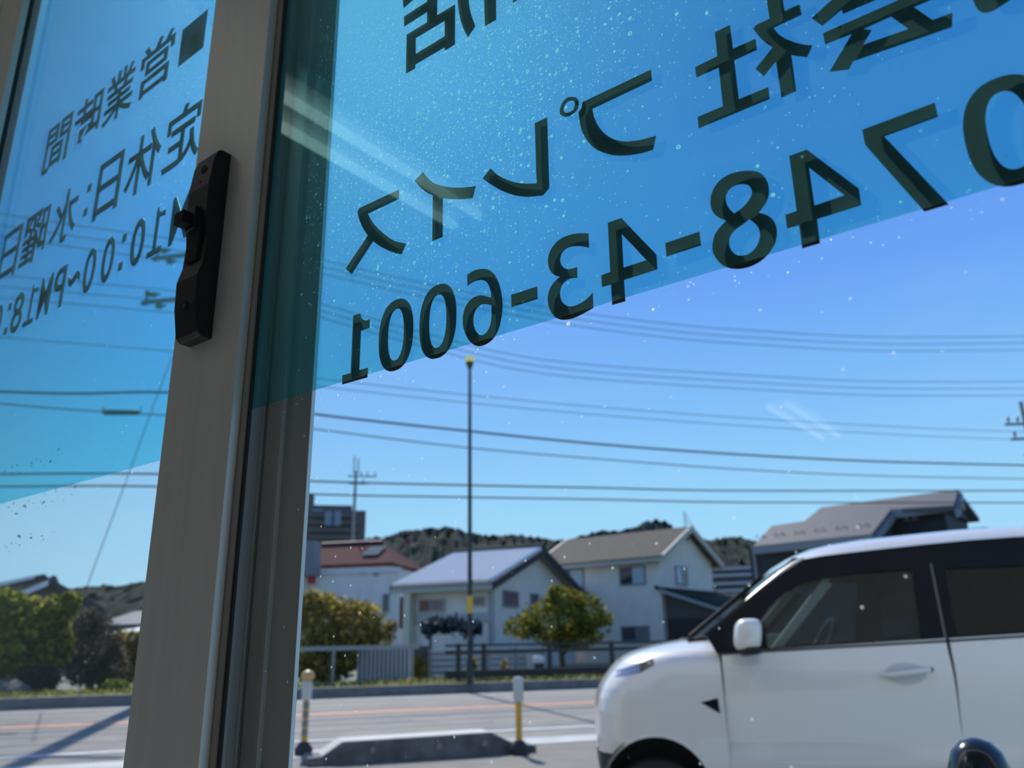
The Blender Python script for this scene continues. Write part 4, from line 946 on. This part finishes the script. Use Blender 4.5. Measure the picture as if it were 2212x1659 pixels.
st = [q[1] - ZV * .06, q[2] - ZV * .06, np.array([q[2][0], q[2][1], ez - .8]), np.array([q[1][0], q[1][1], ez - .8])]
MB().prism([p - h.A * .25 for p in st], h.A * .2).build('step_wall', navy, h.root)
MB().prism([q[1], q[1] - ZV * .25, q[2] - ZV * .25, q[2]], h.A * .12).build('step_board', mat('grey_gutter', (0, 0, 0)), h.root)
MB().prism([q[3], q[3] - ZV * .28, q[4] - ZV * .28, q[4]], h.A * .14).build('verge_board', mat('grey_gutter', (0, 0, 0)), h.root)
for k in range(8):
    for dx in (0, .28):
        a = .2 + k * .85 + dx; b = .45; MB().tube([h.pt(a - .09, b, ez0 + kz * .95 + .16), h.pt(a, b - .08, ez0 + kz * .95 + .16 + .10), h.pt(a + .09, b, ez0 + kz * .95 + .16)], .018, 5).build('snow_guard', mat('guard_grey', (.15, .145, .15), .5), h.root)
h.rect('a', 1884, 2060, 1288, 1300, mat('grey_gutter', (0, 0, 0)), 'canopy_board', dep=.6)
h.rect('a', 1884, 2060, 1272, 1286, mat('black_metal_roof', (0, 0, 0)), 'canopy_top', dep=.5)
h.window('a', 1902, 1970, 1340, 1386, [win_light] * 3)
h.rect('a', 1636, 1641, 1195, 1330, mat('grey_gutter', (0, 0, 0)), 'drain_pipe', dep=.12)

# --- apartment block with banded balconies between the two houses, and a cream wall below it
h = House('apartment_block', 1645, 75, -70, 'distant grey block with striped balcony bands between beige and navy houses', cat='building')
La = h.ta(1500, 8); zt_ = z_at(h.C, 1222); h.block(0, La, 0, 12, .05, zt_, mat('grey_block', (.20, .20, .22), .8))
for y in (1226, 1240, 1258, 1273): h.rect('a', 1530, 1644, y, y + 6, mat('pale_band', (.36, .36, .39), .7), 'balcony_front', dep=.8)
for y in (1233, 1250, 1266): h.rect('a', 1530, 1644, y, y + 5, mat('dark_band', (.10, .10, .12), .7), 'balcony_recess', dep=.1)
h = House('shed', 1640, 54, -66, 'small cream wall and roof edge beside the windscreen of the car', cat='shed')
La = h.ta(1556, 3); zt_ = z_at(h.C, 1284); h.block(0, La, 0, 3, .05, zt_, mat('cream_wall', (.52, .46, .36), .7)); h.block(-.1, La + .1, -.1, 3.1, zt_, zt_ + .12, frame_m, 'coping')

# --- traditional houses at the left edge
h = House('house', 186, 42, -62, 'traditional house with white-edged tiled gables behind the left garden')
h.A = bear(-27); h.B = bear(-117)        # gable end faces the street
Lb = h.tb(-90, 3.0); ez = z_at(h.C, 1312); rz = z_at(h.pt(0, Lb * .36, 0), 1266)
tdark = mat('dark_tile', (.05, .05, .055), .5, var=.15, scale=6); 
Lb1 = t_to(h.pt(0, 0, 0), h.B, 18, 4)
h.gable(0, 9, 0, Lb1, ez, rz, wl('grey_plaster', (.20, .19, .18)), tdark, .6, th=.2, verge=mat('black_barge', (.03, .03, .033), .6))
MB().prism([h.pt(-.75, Lb1 * .55, rz - .02), h.pt(-.75, Lb1 + .5, ez - .15), h.pt(-.75, Lb1 + .5, ez + .12), h.pt(-.75, Lb1 * .55, rz + .26)], h.A * .12).build('white_verge', mat('white_verge', (.75, .74, .76), .4), h.root)
MB().tube([h.pt(-.7, Lb1 / 2, rz + .3), h.pt(9, Lb1 / 2, rz + .3)], .18, 8).build('ridge_tile', tdark, h.root)
h2 = House('house', 92, 64, -62, 'rear tiled roof rising above the white-edged gable at far left')
h2.A = bear(-29); h2.B = bear(-119)
Lq = t_to(h2.pt(0, 0, 0), h2.B, -160, 4); ez = z_at(h2.C, 1275); rz = z_at(h2.pt(0, Lq * .12, 0), 1248)
h2.gable(0, 9, -.5, Lq, ez, rz, wl('grey_plaster', (0, 0, 0)), tdark, .5, th=.2, rf=.14, ez2=z_at(h2.pt(0, Lq, 0), 1300), verge=mat('black_barge', (0, 0, 0)))
MB().prism([h2.pt(-.65, Lq * .16, rz - .1), h2.pt(-.65, Lq, z_at(h2.pt(0, Lq, 0), 1300) - .1), h2.pt(-.65, Lq, z_at(h2.pt(0, Lq, 0), 1300) + .3), h2.pt(-.65, Lq * .16, rz + .15)], h2.A * .12).build('white_verge', mat('white_verge', (0, 0, 0)), h2.root)
h = House('shed', 330, 36, -66, 'small shed with white sheet roof beside the garden', cat='shed')
La = h.ta(222, 2); zt_ = z_at(h.C, 1370); h.block(0, La, 0, 3, .05, zt_, mat('dark_shed', (.08, .085, .09), .8)); 
MB().prism([h.pt(-.2, -.3, zt_), h.pt(La + .2, -.3, zt_), h.pt(La + .2, 3, zt_ + .42), h.pt(-.2, 3, zt_ + .42)], ZV * .06).build('sheet_roof', mat('white_sheet', (.55, .55, .57), .6), h.root)
h = House('house', 420, 58, -66, 'low dark roofed house in front of the left hill')
La = h.ta(215, 3); ez = z_at(h.C, 1346); rz = ez + 1.0
h.gable(0, La, 0, 7, ez, rz, wl('grey_plaster', (0, 0, 0)), tdark, .4)

# parked car half hidden in the left garden
def blob_car():
    P = on_plane(262, 1440, qd[:2], 27.0); e = empty('parked_car', (P[0], P[1], .05), 'pale car half hidden behind garden shrubs at left', 'car')
    k = (lambda a, w, z: P * [1, 1, 0] + rdir * a + qd * w + ZV * z)
    prof_ = [(-.9, .45), (-.95, .8), (-.5, .95), (-.1, 1.40), (1.6, 1.45), (2.3, 1.0), (2.5, .9), (2.55, .4)]
    MB().prism([k(a, 0, z + .05) for a, z in prof_], qd * 1.5).build('body', mat('car_white', (.72, .72, .74), .25, 0, .5, coat=.8), e, bevel=.05)
    MB().prism([k(a, -.01, z) for a, z in ((-.3, 1.0), (.0, 1.36), (1.5, 1.4), (2.0, 1.02))], qd * .02).build('side_window', win_dark, e)
    for a in (-.35, 1.9): MB().prism([k(a + .3 * math.cos(i * PI / 9), -.02, .35 + .3 * math.sin(i * PI / 9)) for i in range(18)], qd * .2).build('wheel', mat('tyre', (.02, .02, .02), .8), e)
blob_car()

# ------------------------------------------------------------------ trees and shrubs
bark = mat('bark', (.07, .055, .04), .9, var=.3, scale=10)
def plant(name, w, ells, n, size, m, label, trunk=None, cat='tree', dens=1.0, stems=True):
    E_ = []
    for (cx, cy, rx, ry) in ells:
        Pc = on_plane(cx, cy, qd[:2], w); Px = on_plane(cx + rx, cy, qd[:2], w); rxm = np.linalg.norm((Px - Pc)[:2]); rzm = abs(z_at(Pc, cy - ry) - Pc[2])
        E_.append((Pc, rxm, rzm))
    bx = trunk if trunk is not None else ells[0][0]
    Pb = on_plane(bx, ells[0][1], qd[:2], w); base = np.array([Pb[0], Pb[1], .05])
    root = empty(name, base, label, cat)
    ws = np.array([a * b for _, a, b in E_]); ws = ws / ws.sum(); mb = MB()
    for i in rng.choice(len(E_), n, p=ws):
        Pc, rx, rz_ = E_[i]; d = rng.normal(size=3); d /= np.linalg.norm(d); r = rng.uniform(.35, 1.0) ** .5 * (1 + rng.normal(0, .05))
        P = Pc + rdir * d[0] * rx * r + qd * d[1] * rx * .8 * r + ZV * d[2] * rz_ * r
        if P[2] < .1: continue
        d1 = rng.normal(size=3); d1 /= np.linalg.norm(d1); d2 = np.cross(d1, rng.normal(size=3)); d2 /= np.linalg.norm(d2); s_ = size * rng.uniform(.6, 1.3)
        mb.add([P - d1 * s_, P + d2 * s_ * .55, P + d1 * s_, P - d2 * s_ * .55], [(0, 1, 2, 3)])
    o = mb.build('foliage', m, root); o['kind'] = 'stuff'
    if stems:
        tb = MB(); tb.tube([base, base * .5 + np.array([E_[0][0][0], E_[0][0][1], E_[0][0][2]]) * .5, E_[0][0]], [.10, .08, .04], 8)
        tb.build('trunk', bark, root, smooth=True)
        for Pc, rx, rz_ in E_[:6]:
            MB().tube([base + ZV * .7, (base + ZV * 1.0) * .4 + Pc * .6, Pc + ZV * rz_ * .5], [.05, .035, .012], 6).build('branch', bark, root, smooth=True)
    return root
lg = leaf_mat('yellow_green_leaf', (.17, .21, .03), (.62, .55, .08)); ld = leaf_mat('dark_green_leaf', (.04, .065, .02), (.13, .15, .03))
lo_ = leaf_mat('autumn_leaf', (.20, .18, .04), (.66, .46, .10)); lgr = leaf_mat('grey_twig', (.09, .08, .055), (.20, .17, .12)); lb_ = leaf_mat('blue_green_leaf', (.02, .045, .03), (.04, .08, .05))
plant('garden_tree', 24.5, [(50, 1350, 85, 62), (10, 1320, 60, 50), (112, 1330, 52, 40), (150, 1300, 26, 22), (30, 1420, 80, 50), (120, 1400, 60, 50)], 5200, .10, lg, 'large yellow-green garden tree at the left edge', 70)
plant('garden_tree', 25.0, [(75, 1400, 110, 60), (40, 1450, 90, 45)], 3600, .09, ld, 'dark evergreen tree filling behind the yellow-green one', 60, stems=False)
plant('bare_shrub', 23.8, [(212, 1400, 52, 75), (190, 1350, 32, 40), (240, 1440, 40, 50), (180, 1440, 45, 45)], 3000, .07, lgr, 'grey-brown twiggy shrub next to the lock stile', 205)
plant('garden_tree', 26.0, [(275, 1400, 45, 40), (300, 1440, 50, 40), (330, 1390, 40, 40)], 1800, .09, lo_, 'olive and orange shrub between shed roof and stile', 285)
plant('clipped_bush', 22.9, [(80, 1468, 52, 33)], 2600, .055, lb_, 'round clipped dark bush at the left kerb', 80, cat='bush', stems=False)
plant('grass_tuft', 22.4, [(250, 1490, 34, 22), (225, 1497, 26, 12)], 900, .07, leaf_mat('bright_grass', (.12, .17, .03), (.30, .34, .08)), 'bright green tuft at kerb beside the stile', 250, cat='grass', stems=False)
plant('garden_tree', 23.4, [(730, 1355, 88, 66), (690, 1330, 60, 55), (775, 1350, 62, 55), (668, 1300, 30, 28), (700, 1420, 80, 55), (820, 1375, 32, 28), (848, 1352, 12, 16)], 6500, .075, lo_, 'yellowing tree beside the mullion in front of the white building', 715)
plant('garden_tree', 23.9, [(700, 1425, 75, 55), (760, 1410, 50, 40)], 2600, .08, ld, 'dark undergrowth beneath the yellowing tree', 700, cat='bush', stems=False)
plant('garden_tree', 24.6, [(1205, 1345, 80, 52), (1215, 1300, 42, 36), (1265, 1320, 40, 42), (1130, 1355, 42, 26), (1290, 1342, 34, 14), (1200, 1282, 14, 22), (1310, 1332, 16, 9), (1240, 1375, 60, 30)], 5600, .075, leaf_mat('fresh_green_leaf', (.10, .12, .015), (.38, .33, .04)), 'green bushy tree in front of the beige house', 1215)
plant('tall_weed', 22.6, [(1020, 1440, 10, 22), (1090, 1445, 9, 20)], 300, .06, lo_, 'thin yellow weeds behind the guard rail', 1020, cat='weeds', stems=False)
plant('potted_shrub', 23.4, [(905, 1440, 16, 22)], 500, .06, leaf_mat('yellow_leaf', (.25, .20, .03), (.5, .4, .06)), 'small yellow shrub beside gate pillar', 905, cat='shrub', stems=False)
for x, y, r, l in ((12, 1492, .42, 'grey garden boulder at the left frame edge'), (48, 1500, .26, 'brown flat stone near the left edge'), (112, 1497, .16, 'small round stone under the clipped bush'), (20, 1508, .2, 'sandy low stone by kerb at left edge')):
    P = on_plane(x, y, qd[:2], 22.5); mb = MB().blob((P[0], P[1], r * .45), (r * 1.3, r, r * .75), 12, 8)
    mb.v = [tuple(np.array(v) + rng.normal(0, r * .07, 3)) for v in mb.v]; thing(mb, 'boulder', mat('boulder', (.13, .115, .10), .85, var=.25, scale=5), l, 'stone', smooth=True)
# ------------------------------------------------------------------ the white car
PSI = math.radians(8.0)
P0 = at_depth(1413, 1592, 4.55); cx_ = np.array([math.cos(PSI), -math.sin(PSI), 0])
cl_ = P0 - cx_ * .67
car = empty('car', (cl_[0], cl_[1], 0), 'white boxy small car with black pillars parked outside, facing left', 'car', rz=-PSI)
CW = 1.475
paint = mat('white_paint', (.86, .83, .79), .28, 0, .5, coat=1.0)
cblk = mat('gloss_black_trim', (.004, .005, .010), .3, 0, .12); cdk = mat('black_plastic', (.018, .018, .02), .65)
lev = np.array([(.18, .47, .07), (.25, .43, .035), (.35, .39, .015), (.5, .368, .004), (.65, .36, 0), (.78, .364, 0), (.85, .378, .002), (.90, .398, .006), (.94, .425, .012), (.97, .45, .017), (1.0, .475, .025), (1.03, .505, .036), (1.06, .55, .055), (1.085, .61, .085), (1.105, .68, .13), (1.125, .77, .20), (1.14, .86, .29), (1.15, .93, .38), (1.16, 1.0, .50)])
def lv(z): return np.interp(z, lev[:, 0], lev[:, 1]), np.interp(z, lev[:, 0], lev[:, 2])
XE = 1.045
def nose_pt(t, z):               # t 0..1: front centre -> corner -> side end
    xf, ys = lv(z); L_ = min(.36, XE - xf - .01); Wd = min(.32, CW / 2 - ys - .02); p = 2.5
    if t < .2:
        s = t / .2; y = CW / 2 + (ys + Wd - CW / 2) * s; return np.array([xf - .03 * (1 - s * s), y, z])
    if t < .72:
        a = (t - .2) / .52 * PI / 2
        return np.array([xf + L_ - L_ * max(math.cos(a), 0) ** (2 / p), ys + Wd - Wd * max(math.sin(a), 0) ** (2 / p), z])
    s = (t - .72) / .28; x0 = xf + L_; return np.array([x0 + (XE - x0) * s, ys, z])
WX, WZ, WR = .675, .385, .285    # wheel arch
def nose(z0, z1, nz, nm, arch, mir, ta=0.0, tb=1.0, m_=None):
    zs = np.linspace(z0, z1, nz); ts = np.linspace(ta, tb, int(76 * (tb - ta)) + 2); V = [[nose_pt(t, z) for t in ts] for z in zs]; fs = []; rem = set()
    n = len(ts); flat = [p for r in V for p in r]
    for i in range(nz - 1):
        for k in range(n - 1):
            q = (i * n + k, i * n + k + 1, (i + 1) * n + k + 1, (i + 1) * n + k); c = sum(flat[j] for j in q) / 4
            if arch and (c[0] - WX) ** 2 + (c[2] - WZ) ** 2 < WR ** 2 and c[1] < .45: rem.update(q); continue
            fs.append(q)
    if arch:
        for j in rem:
            p = flat[j]; d = np.array([p[0] - WX, p[2] - WZ]); dn = np.linalg.norm(d)
            if abs(dn - WR) < .045: p[0], p[2] = WX + d[0] / dn * WR, WZ + d[1] / dn * WR
    if mir: flat = [np.array([p[0], CW - p[1], p[2]]) for p in flat]
    ob = MB().add(flat, fs).build(nm, m_ or paint, car, smooth=True); return ob
for mir in (False, True):
    nose(.575, 1.0, 40, 'front_fender', True, mir); nose(1.0, 1.16, 26, 'hood', False, mir)
    nose(.20, .575, 34, 'bumper_skirt', True, mir, 0, .55, cdk); nose(.20, .575, 34, 'front_fender', True, mir, .55, 1.0)
sidez = [(.20, .06), (.26, .035), (.36, .016), (.42, .010), (.50, .004), (.56, .0), (.585, .006), (.62, .014), (.72, .012), (.82, .006), (.90, .002), (.95, .003), (1.0, .012), (1.07, .028), (1.2, .055)]
def ysd(x, z): return np.interp(z, [s[0] for s in sidez], [s[1] for s in sidez]) + .010 * ((x - 2.0) / 1.6) ** 2
def belt(x): return 1.078 + (x - 1.05) * .046
def panel(nm, x0, x1, mir, zl=.22, fx=0, lean=0.0):
    nx, nz = 14, 44; rows = []
    for i in range(nz):
        r_ = []
        for k in range(nx):
            z_ = i / (nz - 1); x = x0 + (x1 - x0) * k / (nx - 1); zt = belt(x); z = zl + (zt - zl) * z_
            x = x + lean * (z - .9); r_.append(np.array([x, ysd(x, z), z]))
        r_ = [r_[0] + [0.002, .03, 0], r_[0] + [0, .002, 0]] + r_[1:-1] + [r_[-1] + [0, .002, 0], r_[-1] + [-.002, .03, 0]]
        rows.append(r_)
    rows.append([p + np.array([0, .05, 0]) for p in rows[-1]])
    if mir: rows = [[np.array([p[0], CW - p[1], p[2]]) for p in r] for r in rows]
    return MB().loft(rows, False).build(nm, paint, car, smooth=True)
for mir in (False, True):
    fd = panel('front_door', XE + .007, 2.195, mir, lean=.02); rdoor = panel('rear_door', 2.206, 3.02, mir, lean=.06); panel('rear_quarter', 3.03, 3.70, mir, lean=0)
MB().cbox((3.66, .05, .22), (3.72, CW - .05, 1.62)).build('tailgate', paint, car, bevel=.02)
MB().cbox((1.02, .05, .20), (3.66, CW - .05, .72)).build('body_shell', cdk, car)
MB().cbox((1.00, .045, .20), (3.6, .11, .255)).build('side_sill', cdk, car)
MB().cbox((.42, .45, .22), (1.02, CW - .45, .80)).build('engine_bay', cdk, car)
MB().cbox((.375, .12, .20), (.46, CW - .12, .33)).build('lower_grille', cdk, car)
for mir in (False, True):
    f = (lambda y: CW - y) if mir else (lambda y: y)
    # arch lip, liner, wheel
    rr = []
    for i in range(25):
        t = -PI * .16 + PI * 1.32 * i / 24
        P = np.array([WX + WR * math.cos(t), 0, WZ + WR * math.sin(t)])
        y = .004 if P[0] > .72 else nose_y(P[0], P[2]) if False else None
        if y is None:
            z = max(P[2], .2); xf, ys = lv(z); L_ = .36; x = P[0]
            y = ys if x >= xf + L_ else ys + .32 * (1 - (1 - min(1, max(0, (xf + L_ - x) / L_)) ** 2.5) ** (1 / 2.5))
        rr.append(np.array([P[0], f(y - .001), P[2]]))
    MB().tube(rr, .007, 6).build('arch_lip', paint, car, smooth=True)
    lin = [[np.array([WX + (WR + .012) * math.cos(t), f(yy), WZ + (WR + .012) * math.sin(t)]) for t in np.linspace(-.3, PI + .3, 24)] for yy in (.03 if True else 0, .42)]
    MB().loft(lin, False).build('arch_liner', cdk, car, smooth=True)
    MB().cbox((.40, min(f(.40), f(.42)), .2), (.98, max(f(.40), f(.42)), .70)).build('inner_fender', cdk, car)
    for wx in (WX, 3.10):
        def ringp(r, y): return [np.array([wx + r * math.cos(2 * PI * i / 32), f(y), .275 + r * math.sin(2 * PI * i / 32)]) for i in range(32)]
        wb = MB().loft([ringp(.19, .075), ringp(.20, .055), ringp(.245, .05), ringp(.268, .065), ringp(.275, .09), ringp(.275, .19), ringp(.25, .21)], True, False)
        w_ = wb.build('wheel', mat('tyre', (.02, .02, .02), .8), car, smooth=True)
        MB().loft([ringp(.195, .085), ringp(.16, .075), ringp(.06, .07), ringp(.01, .068)], True, True).build('rim', mat('rim_silver', (.35, .35, .36), .3, .8), car, smooth=True)

# greenhouse: black side band with openings, glass, roof
def yg(z): return .034 + (z - 1.08) * .215
def curve_fill(loops):
    cu = bpy.data.curves.new('c', 'CURVE'); cu.dimensions = '2D'; cu.fill_mode = 'BOTH'; cu.extrude = .5
    for lp_ in loops:
        sp = cu.splines.new('POLY'); sp.points.add(len(lp_) - 1); sp.use_cyclic_u = True
        for i, (a, b) in enumerate(lp_): sp.points[i].co = (a, b, 0, 1)
    o = bpy.data.objects.new('c', cu); COL.objects.link(o); dg = bpy.context.evaluated_depsgraph_get(); me = bpy.data.meshes.new_from_object(o.evaluated_get(dg)); bpy.data.objects.remove(o)
    vs = [tuple(v.co) for v in me.vertices]; fs = [tuple(p.vertices) for p in me.polygons]; bpy.data.meshes.remove(me); return vs, fs
def band(nm, loops, th, m, mir, off=0.0, smooth=0):
    lo2 = [smooth_poly(l, 28, 4) if smooth else l for l in loops]
    vs, fs = curve_fill(lo2); v2 = []
    for x, z, e_ in vs:
        y = yg(z) + off + (e_ + .5) * th; v2.append((x, CW - y if mir else y, z))
    return MB().add(v2, fs).build(nm, m, car)
outl = [(.985, 1.165), (1.035, 1.070), (1.2, 1.074), (2.2, 1.118), (3.0, 1.156), (3.68, 1.185), (3.69, 1.30), (3.60, 1.64), (2.66, 1.655), (2.2, 1.632), (1.93, 1.61), (1.72, 1.585), (1.55, 1.560), (1.43, 1.488), (1.30, 1.398), (1.17, 1.303), (1.07, 1.230)]
w1 = [(1.272, 1.098), (1.275, 1.235), (1.34, 1.315), (1.43, 1.382), (1.52, 1.428), (1.62, 1.458), (1.80, 1.478), (2.125, 1.492), (2.085, 1.125), (1.74, 1.112)]
w2 = [(2.262, 1.140), (2.285, 1.49), (2.98, 1.50), (2.97, 1.172)]; w3 = [(3.08, 1.178), (3.09, 1.50), (3.40, 1.50), (3.52, 1.20)]
gl_c = glass_mat('car_glass', (.74, .80, .79), .6); gl_d = glass_mat('privacy_glass', (.22, .23, .26), .7)
grow = lambda l, k=.012: [(x + (x - sum(q[0] for q in l) / len(l)) * k * 2, z + (z - sum(q[1] for q in l) / len(l)) * k * 5) for x, z in l]
for mir in (False, True):
    band('pillar_band', [outl, w1, w2, w3], .030, cblk, mir)
    band('front_side_glass', [grow(w1)], .004, gl_c, mir, .012); band('rear_side_glass', [grow(w2)], .004, gl_d, mir, .012); band('quarter_glass', [grow(w3)], .004, gl_d, mir, .012)
    band('pillar_seam', [[(2.196, 1.13), (2.206, 1.13), (2.226, 1.52), (2.216, 1.52)]], .004, mat('seam_grey', (.16, .13, .13), .5), mir, -.003)
    band('second_pillar', [[(1.315, 1.085), (1.375, 1.088), (1.70, 1.425), (1.66, 1.455)]], .03, mat('grey_trim', (.36, .35, .33), .6), mir, .05)
    band('pillar_seal', [[(1.377, 1.088), (1.42, 1.09), (1.78, 1.44), (1.702, 1.43)]], .02, cdk, mir, .055)
    band('belt_seal', [[(1.04, 1.066), (2.2, 1.112), (3.6, 1.176), (3.6, 1.188), (2.2, 1.124), (1.04, 1.078)]], .012, cdk, mir, -.006)
# roof
rx = [1.505, 1.53, 1.58, 1.66, 1.77, 1.93, 2.18, 2.45, 2.68, 3.0, 3.4, 3.62, 3.70]
rb = [1.548, 1.556, 1.566, 1.578, 1.588, 1.602, 1.622, 1.640, 1.650, 1.655, 1.65, 1.635, 1.60]
rtp = [1.560, 1.588, 1.618, 1.648, 1.672, 1.695, 1.715, 1.735, 1.745, 1.750, 1.74, 1.71, 1.66]
rings = []
for x, b, t in zip(rx, rb, rtp):
    y0 = yg(b) - .012; rg = []
    for k in range(25):
        s = k / 24; y = y0 + (CW - 2 * y0) * s; e_ = 1 - abs(2 * s - 1) ** 5.0; rg.append(np.array([x, y, b + (t - b) * (.30 * min(1, e_ * 6) + .45 * e_ + .25 * (1 - (2 * s - 1) ** 2)) ]))
    rg += [np.array([x, CW - y0 - .03, b + .002]), np.array([x, y0 + .03, b + .002])]
    rings.append(rg)
MB().loft(rings, True, True).build('roof_panel', paint, car, smooth=True)
ya, yb = yg(1.17) + .03, yg(1.55) + .008
MB().prism([(1.0, ya, 1.165), (1.0, CW - ya, 1.165), (1.52, CW - yb, 1.556), (1.52, yb, 1.556)], (-.004, 0, .005)).build('windscreen', gl_c, car)
for mir in (False, True):        # screen pillars joining the side band to the windscreen
    f = (lambda y: CW - y) if mir else (lambda y: y)
    MB().prism([(.985, f(yg(1.165)), 1.160), (1.0, f(ya + .012), 1.168), (1.52, f(yb + .012), 1.562), (1.55, f(yg(1.56)), 1.556)], (-.012, 0, .014)).build('screen_pillar', mat('satin_black', (.02, .02, .024), .55, 0, .2), car)
for mir in (False, True):
    tr_ = [(1.20, 1.333), (1.30, 1.406), (1.43, 1.496), (1.50, 1.538), (1.56, 1.572)]
    MB().tube([(x, (CW - yg(z) - .004) if mir else yg(z) + .004, z) for x, z in tr_], [.004, .007, .009, .010, .010], 8).build('pillar_highlight', mat('silver_highlight', (.55, .55, .54), .3, .3), car, smooth=True)  # the pillar's highlight line, drawn as a thin silver tube
MB().cbox((.90, .30, 1.135), (1.05, CW - .30, 1.158)).build('cowl', cdk, car)
# door handle, scoop, fender vent, headlamp, mirror, indicator
def on_side(nm, pts, m, mir, th=.006, off=-.004):
    vs, fs = curve_fill([pts]); v2 = []
    for x, z, e_ in vs:
        y = (ysd(x, z) if x > XE else nose_side(x, z)) + off + (e_ + .5) * th; v2.append((x, CW - y if mir else y, z))
    return MB().add(v2, fs).build(nm, m, car)
def nose_side(x, z):
    xf, ys = lv(z); L_ = .36; q = (xf + L_ - x) / L_
    return ys if q <= 0 else ys + .32 * (1 - (1 - min(1, q) ** 2.5) ** (1 / 2.5))
for mir in (False, True):
    f = (lambda y: CW - y) if mir else (lambda y: y)
    on_side('handle_scoop', [(1.965 + .10 * math.cos(2 * PI * i / 20), .962 + .055 * math.sin(2 * PI * i / 20)) for i in range(20)], mat('scoop_shade', (.66, .65, .64), .35), mir, .003, -.002)  # flat patch; the scoop's shade is put into its colour
    MB().tube([(1.845, f(.000), .955), (1.87, f(-.028), .958), (1.97, f(-.032), .968), (2.07, f(-.030), .980), (2.10, f(.004), .985)], [.010, .014, .016, .014, .010], 10).build('door_handle', paint, car, smooth=True)
    MB().blob((2.085, f(-.022), .982), (.012, .010, .012), 10, 6).build('key_cylinder', cdk, car)
    on_side('fender_vent', [(.925, .832), (1.012, .852), (1.018, .778)], cblk, mir, .006, -.004)
    hl = []
    xs_ = np.linspace(.474, .70, 14)
    top = [.985 + (x - .474) * .30 for x in xs_]; bot = [.958 + (x - .474) * .16 + .05 * max(0, (x - .62) / .08) * .6 for x in xs_]
    def strip(nm, xa, xb, m, o2):
        r0, r1 = [], []
        for x in np.linspace(xa, xb, 9):
            zt2, zb2 = np.interp(x, xs_, top), np.interp(x, xs_, bot)
            r0.append(np.array([x, f(nose_side(x, zt2) - o2), zt2])); r1.append(np.array([x, f(nose_side(x, zb2) - o2), zb2]))
        MB().loft([r0, r1, [p + np.array([0, .01 * (-1 if mir else 1), 0]) for p in r1], [p + np.array([0, .01 * (-1 if mir else 1), 0]) for p in r0]], False).build(nm, m, car, smooth=True)
    strip('headlamp_lens', .480, .615, mat('lamp_lens', (.20, .25, .36), .1, 0, .6, coat=1), .004); strip('headlamp_cap', .617, .695, cdk, .004)
    mb = MB(); rings = []
    for j in range(13):
        t = -PI / 2 + PI * j / 12; c2, s2 = math.copysign(abs(math.cos(t)) ** .62, math.cos(t)), math.copysign(abs(math.sin(t)) ** .62, math.sin(t))
        rings.append([np.array([1.185 + .072 * c2 * math.copysign(abs(math.cos(a)) ** .7, math.cos(a)) + .012 * s2, f(-.105 + .085 * c2 * math.copysign(abs(math.sin(a)) ** .7, math.sin(a))), 1.165 + .083 * s2]) for a in np.linspace(0, 2 * PI, 24, endpoint=False)])
    mb.loft(rings, True, True).build('door_mirror', paint, car, smooth=True)
    MB().blob((1.190, f(-.10), 1.096), (.074, .086, .032), 20, 10).build('mirror_underside', cdk, car, smooth=True)
    MB().cbox((1.262, min(f(-.17), f(-.04)), 1.10), (1.270, max(f(-.17), f(-.04)), 1.23)).build('mirror_glass', mat('mirror_dark', (.03, .03, .035), .1), car)
    MB().tube([(1.17, f(.05), 1.09), (1.18, f(-.03), 1.085), (1.19, f(-.09), 1.10)], [.03, .026, .03], 10).build('mirror_arm', cdk, car, smooth=True)
# cabin
fab = mat('seat_fabric', (.05, .05, .055), .9)
MB().loft([[np.array([x, y, z]) for x, z in ((1.02, .80), (1.50, .80), (1.52, .92), (1.46, 1.03), (1.22, 1.075), (1.02, 1.10))] for y in (.09, CW - .09)], True, True).build('dashboard', mat('dash', (.03, .032, .035), .6), car, bevel=.02)
for y0 in (.18, .80):
    MB().cbox((1.95, y0, .55), (2.45, y0 + .48, .74)).build('seat_cushion', fab, car, bevel=.05)
    MB().prism([(2.36, y0, .70), (2.50, y0, .70), (2.66, y0, 1.26), (2.54, y0, 1.26)], (0, .48, 0)).build('seat_back', fab, car, bevel=.05)
    MB().cbox((2.57, y0 + .11, 1.29), (2.67, y0 + .37, 1.47)).build('head_rest', fab, car, bevel=.04)
MB().cbox((3.0, .15, .55), (3.35, CW - .15, 1.15)).build('rear_bench', fab, car, bevel=.05)
wc, wn = np.array([1.80, 1.10, 1.10]), np.array([-.86, 0, .5]); wn /= np.linalg.norm(wn); e1 = np.array([0, 1.0, 0]); e2 = np.cross(wn, e1)
MB().tube([wc + .18 * (e1 * math.cos(t) + e2 * math.sin(t)) for t in np.linspace(0, 2 * PI, 33)], .016, 8).build('steering_wheel', mat('wheel_grey', (.18, .19, .23), .4), car, smooth=True)
MB().tube([wc, wc + wn * -.02 + np.array([-.28, 0, -.16])], .035, 8).build('steering_column', cdk, car)
MB().box(wc - e1 * .17 - e2 * .02, e1 * .34, e2 * .04, wn * .02).build('wheel_spoke', cdk, car)
MB().cbox((1.32, .30, 1.075), (1.42, .44, 1.17)).build('dash_display', mat('display_pale', (.30, .36, .34), .3), car, bevel=.01)
MB().cbox((1.62, .64, 1.42), (1.66, .88, 1.49)).build('cabin_mirror', cdk, car, bevel=.01)
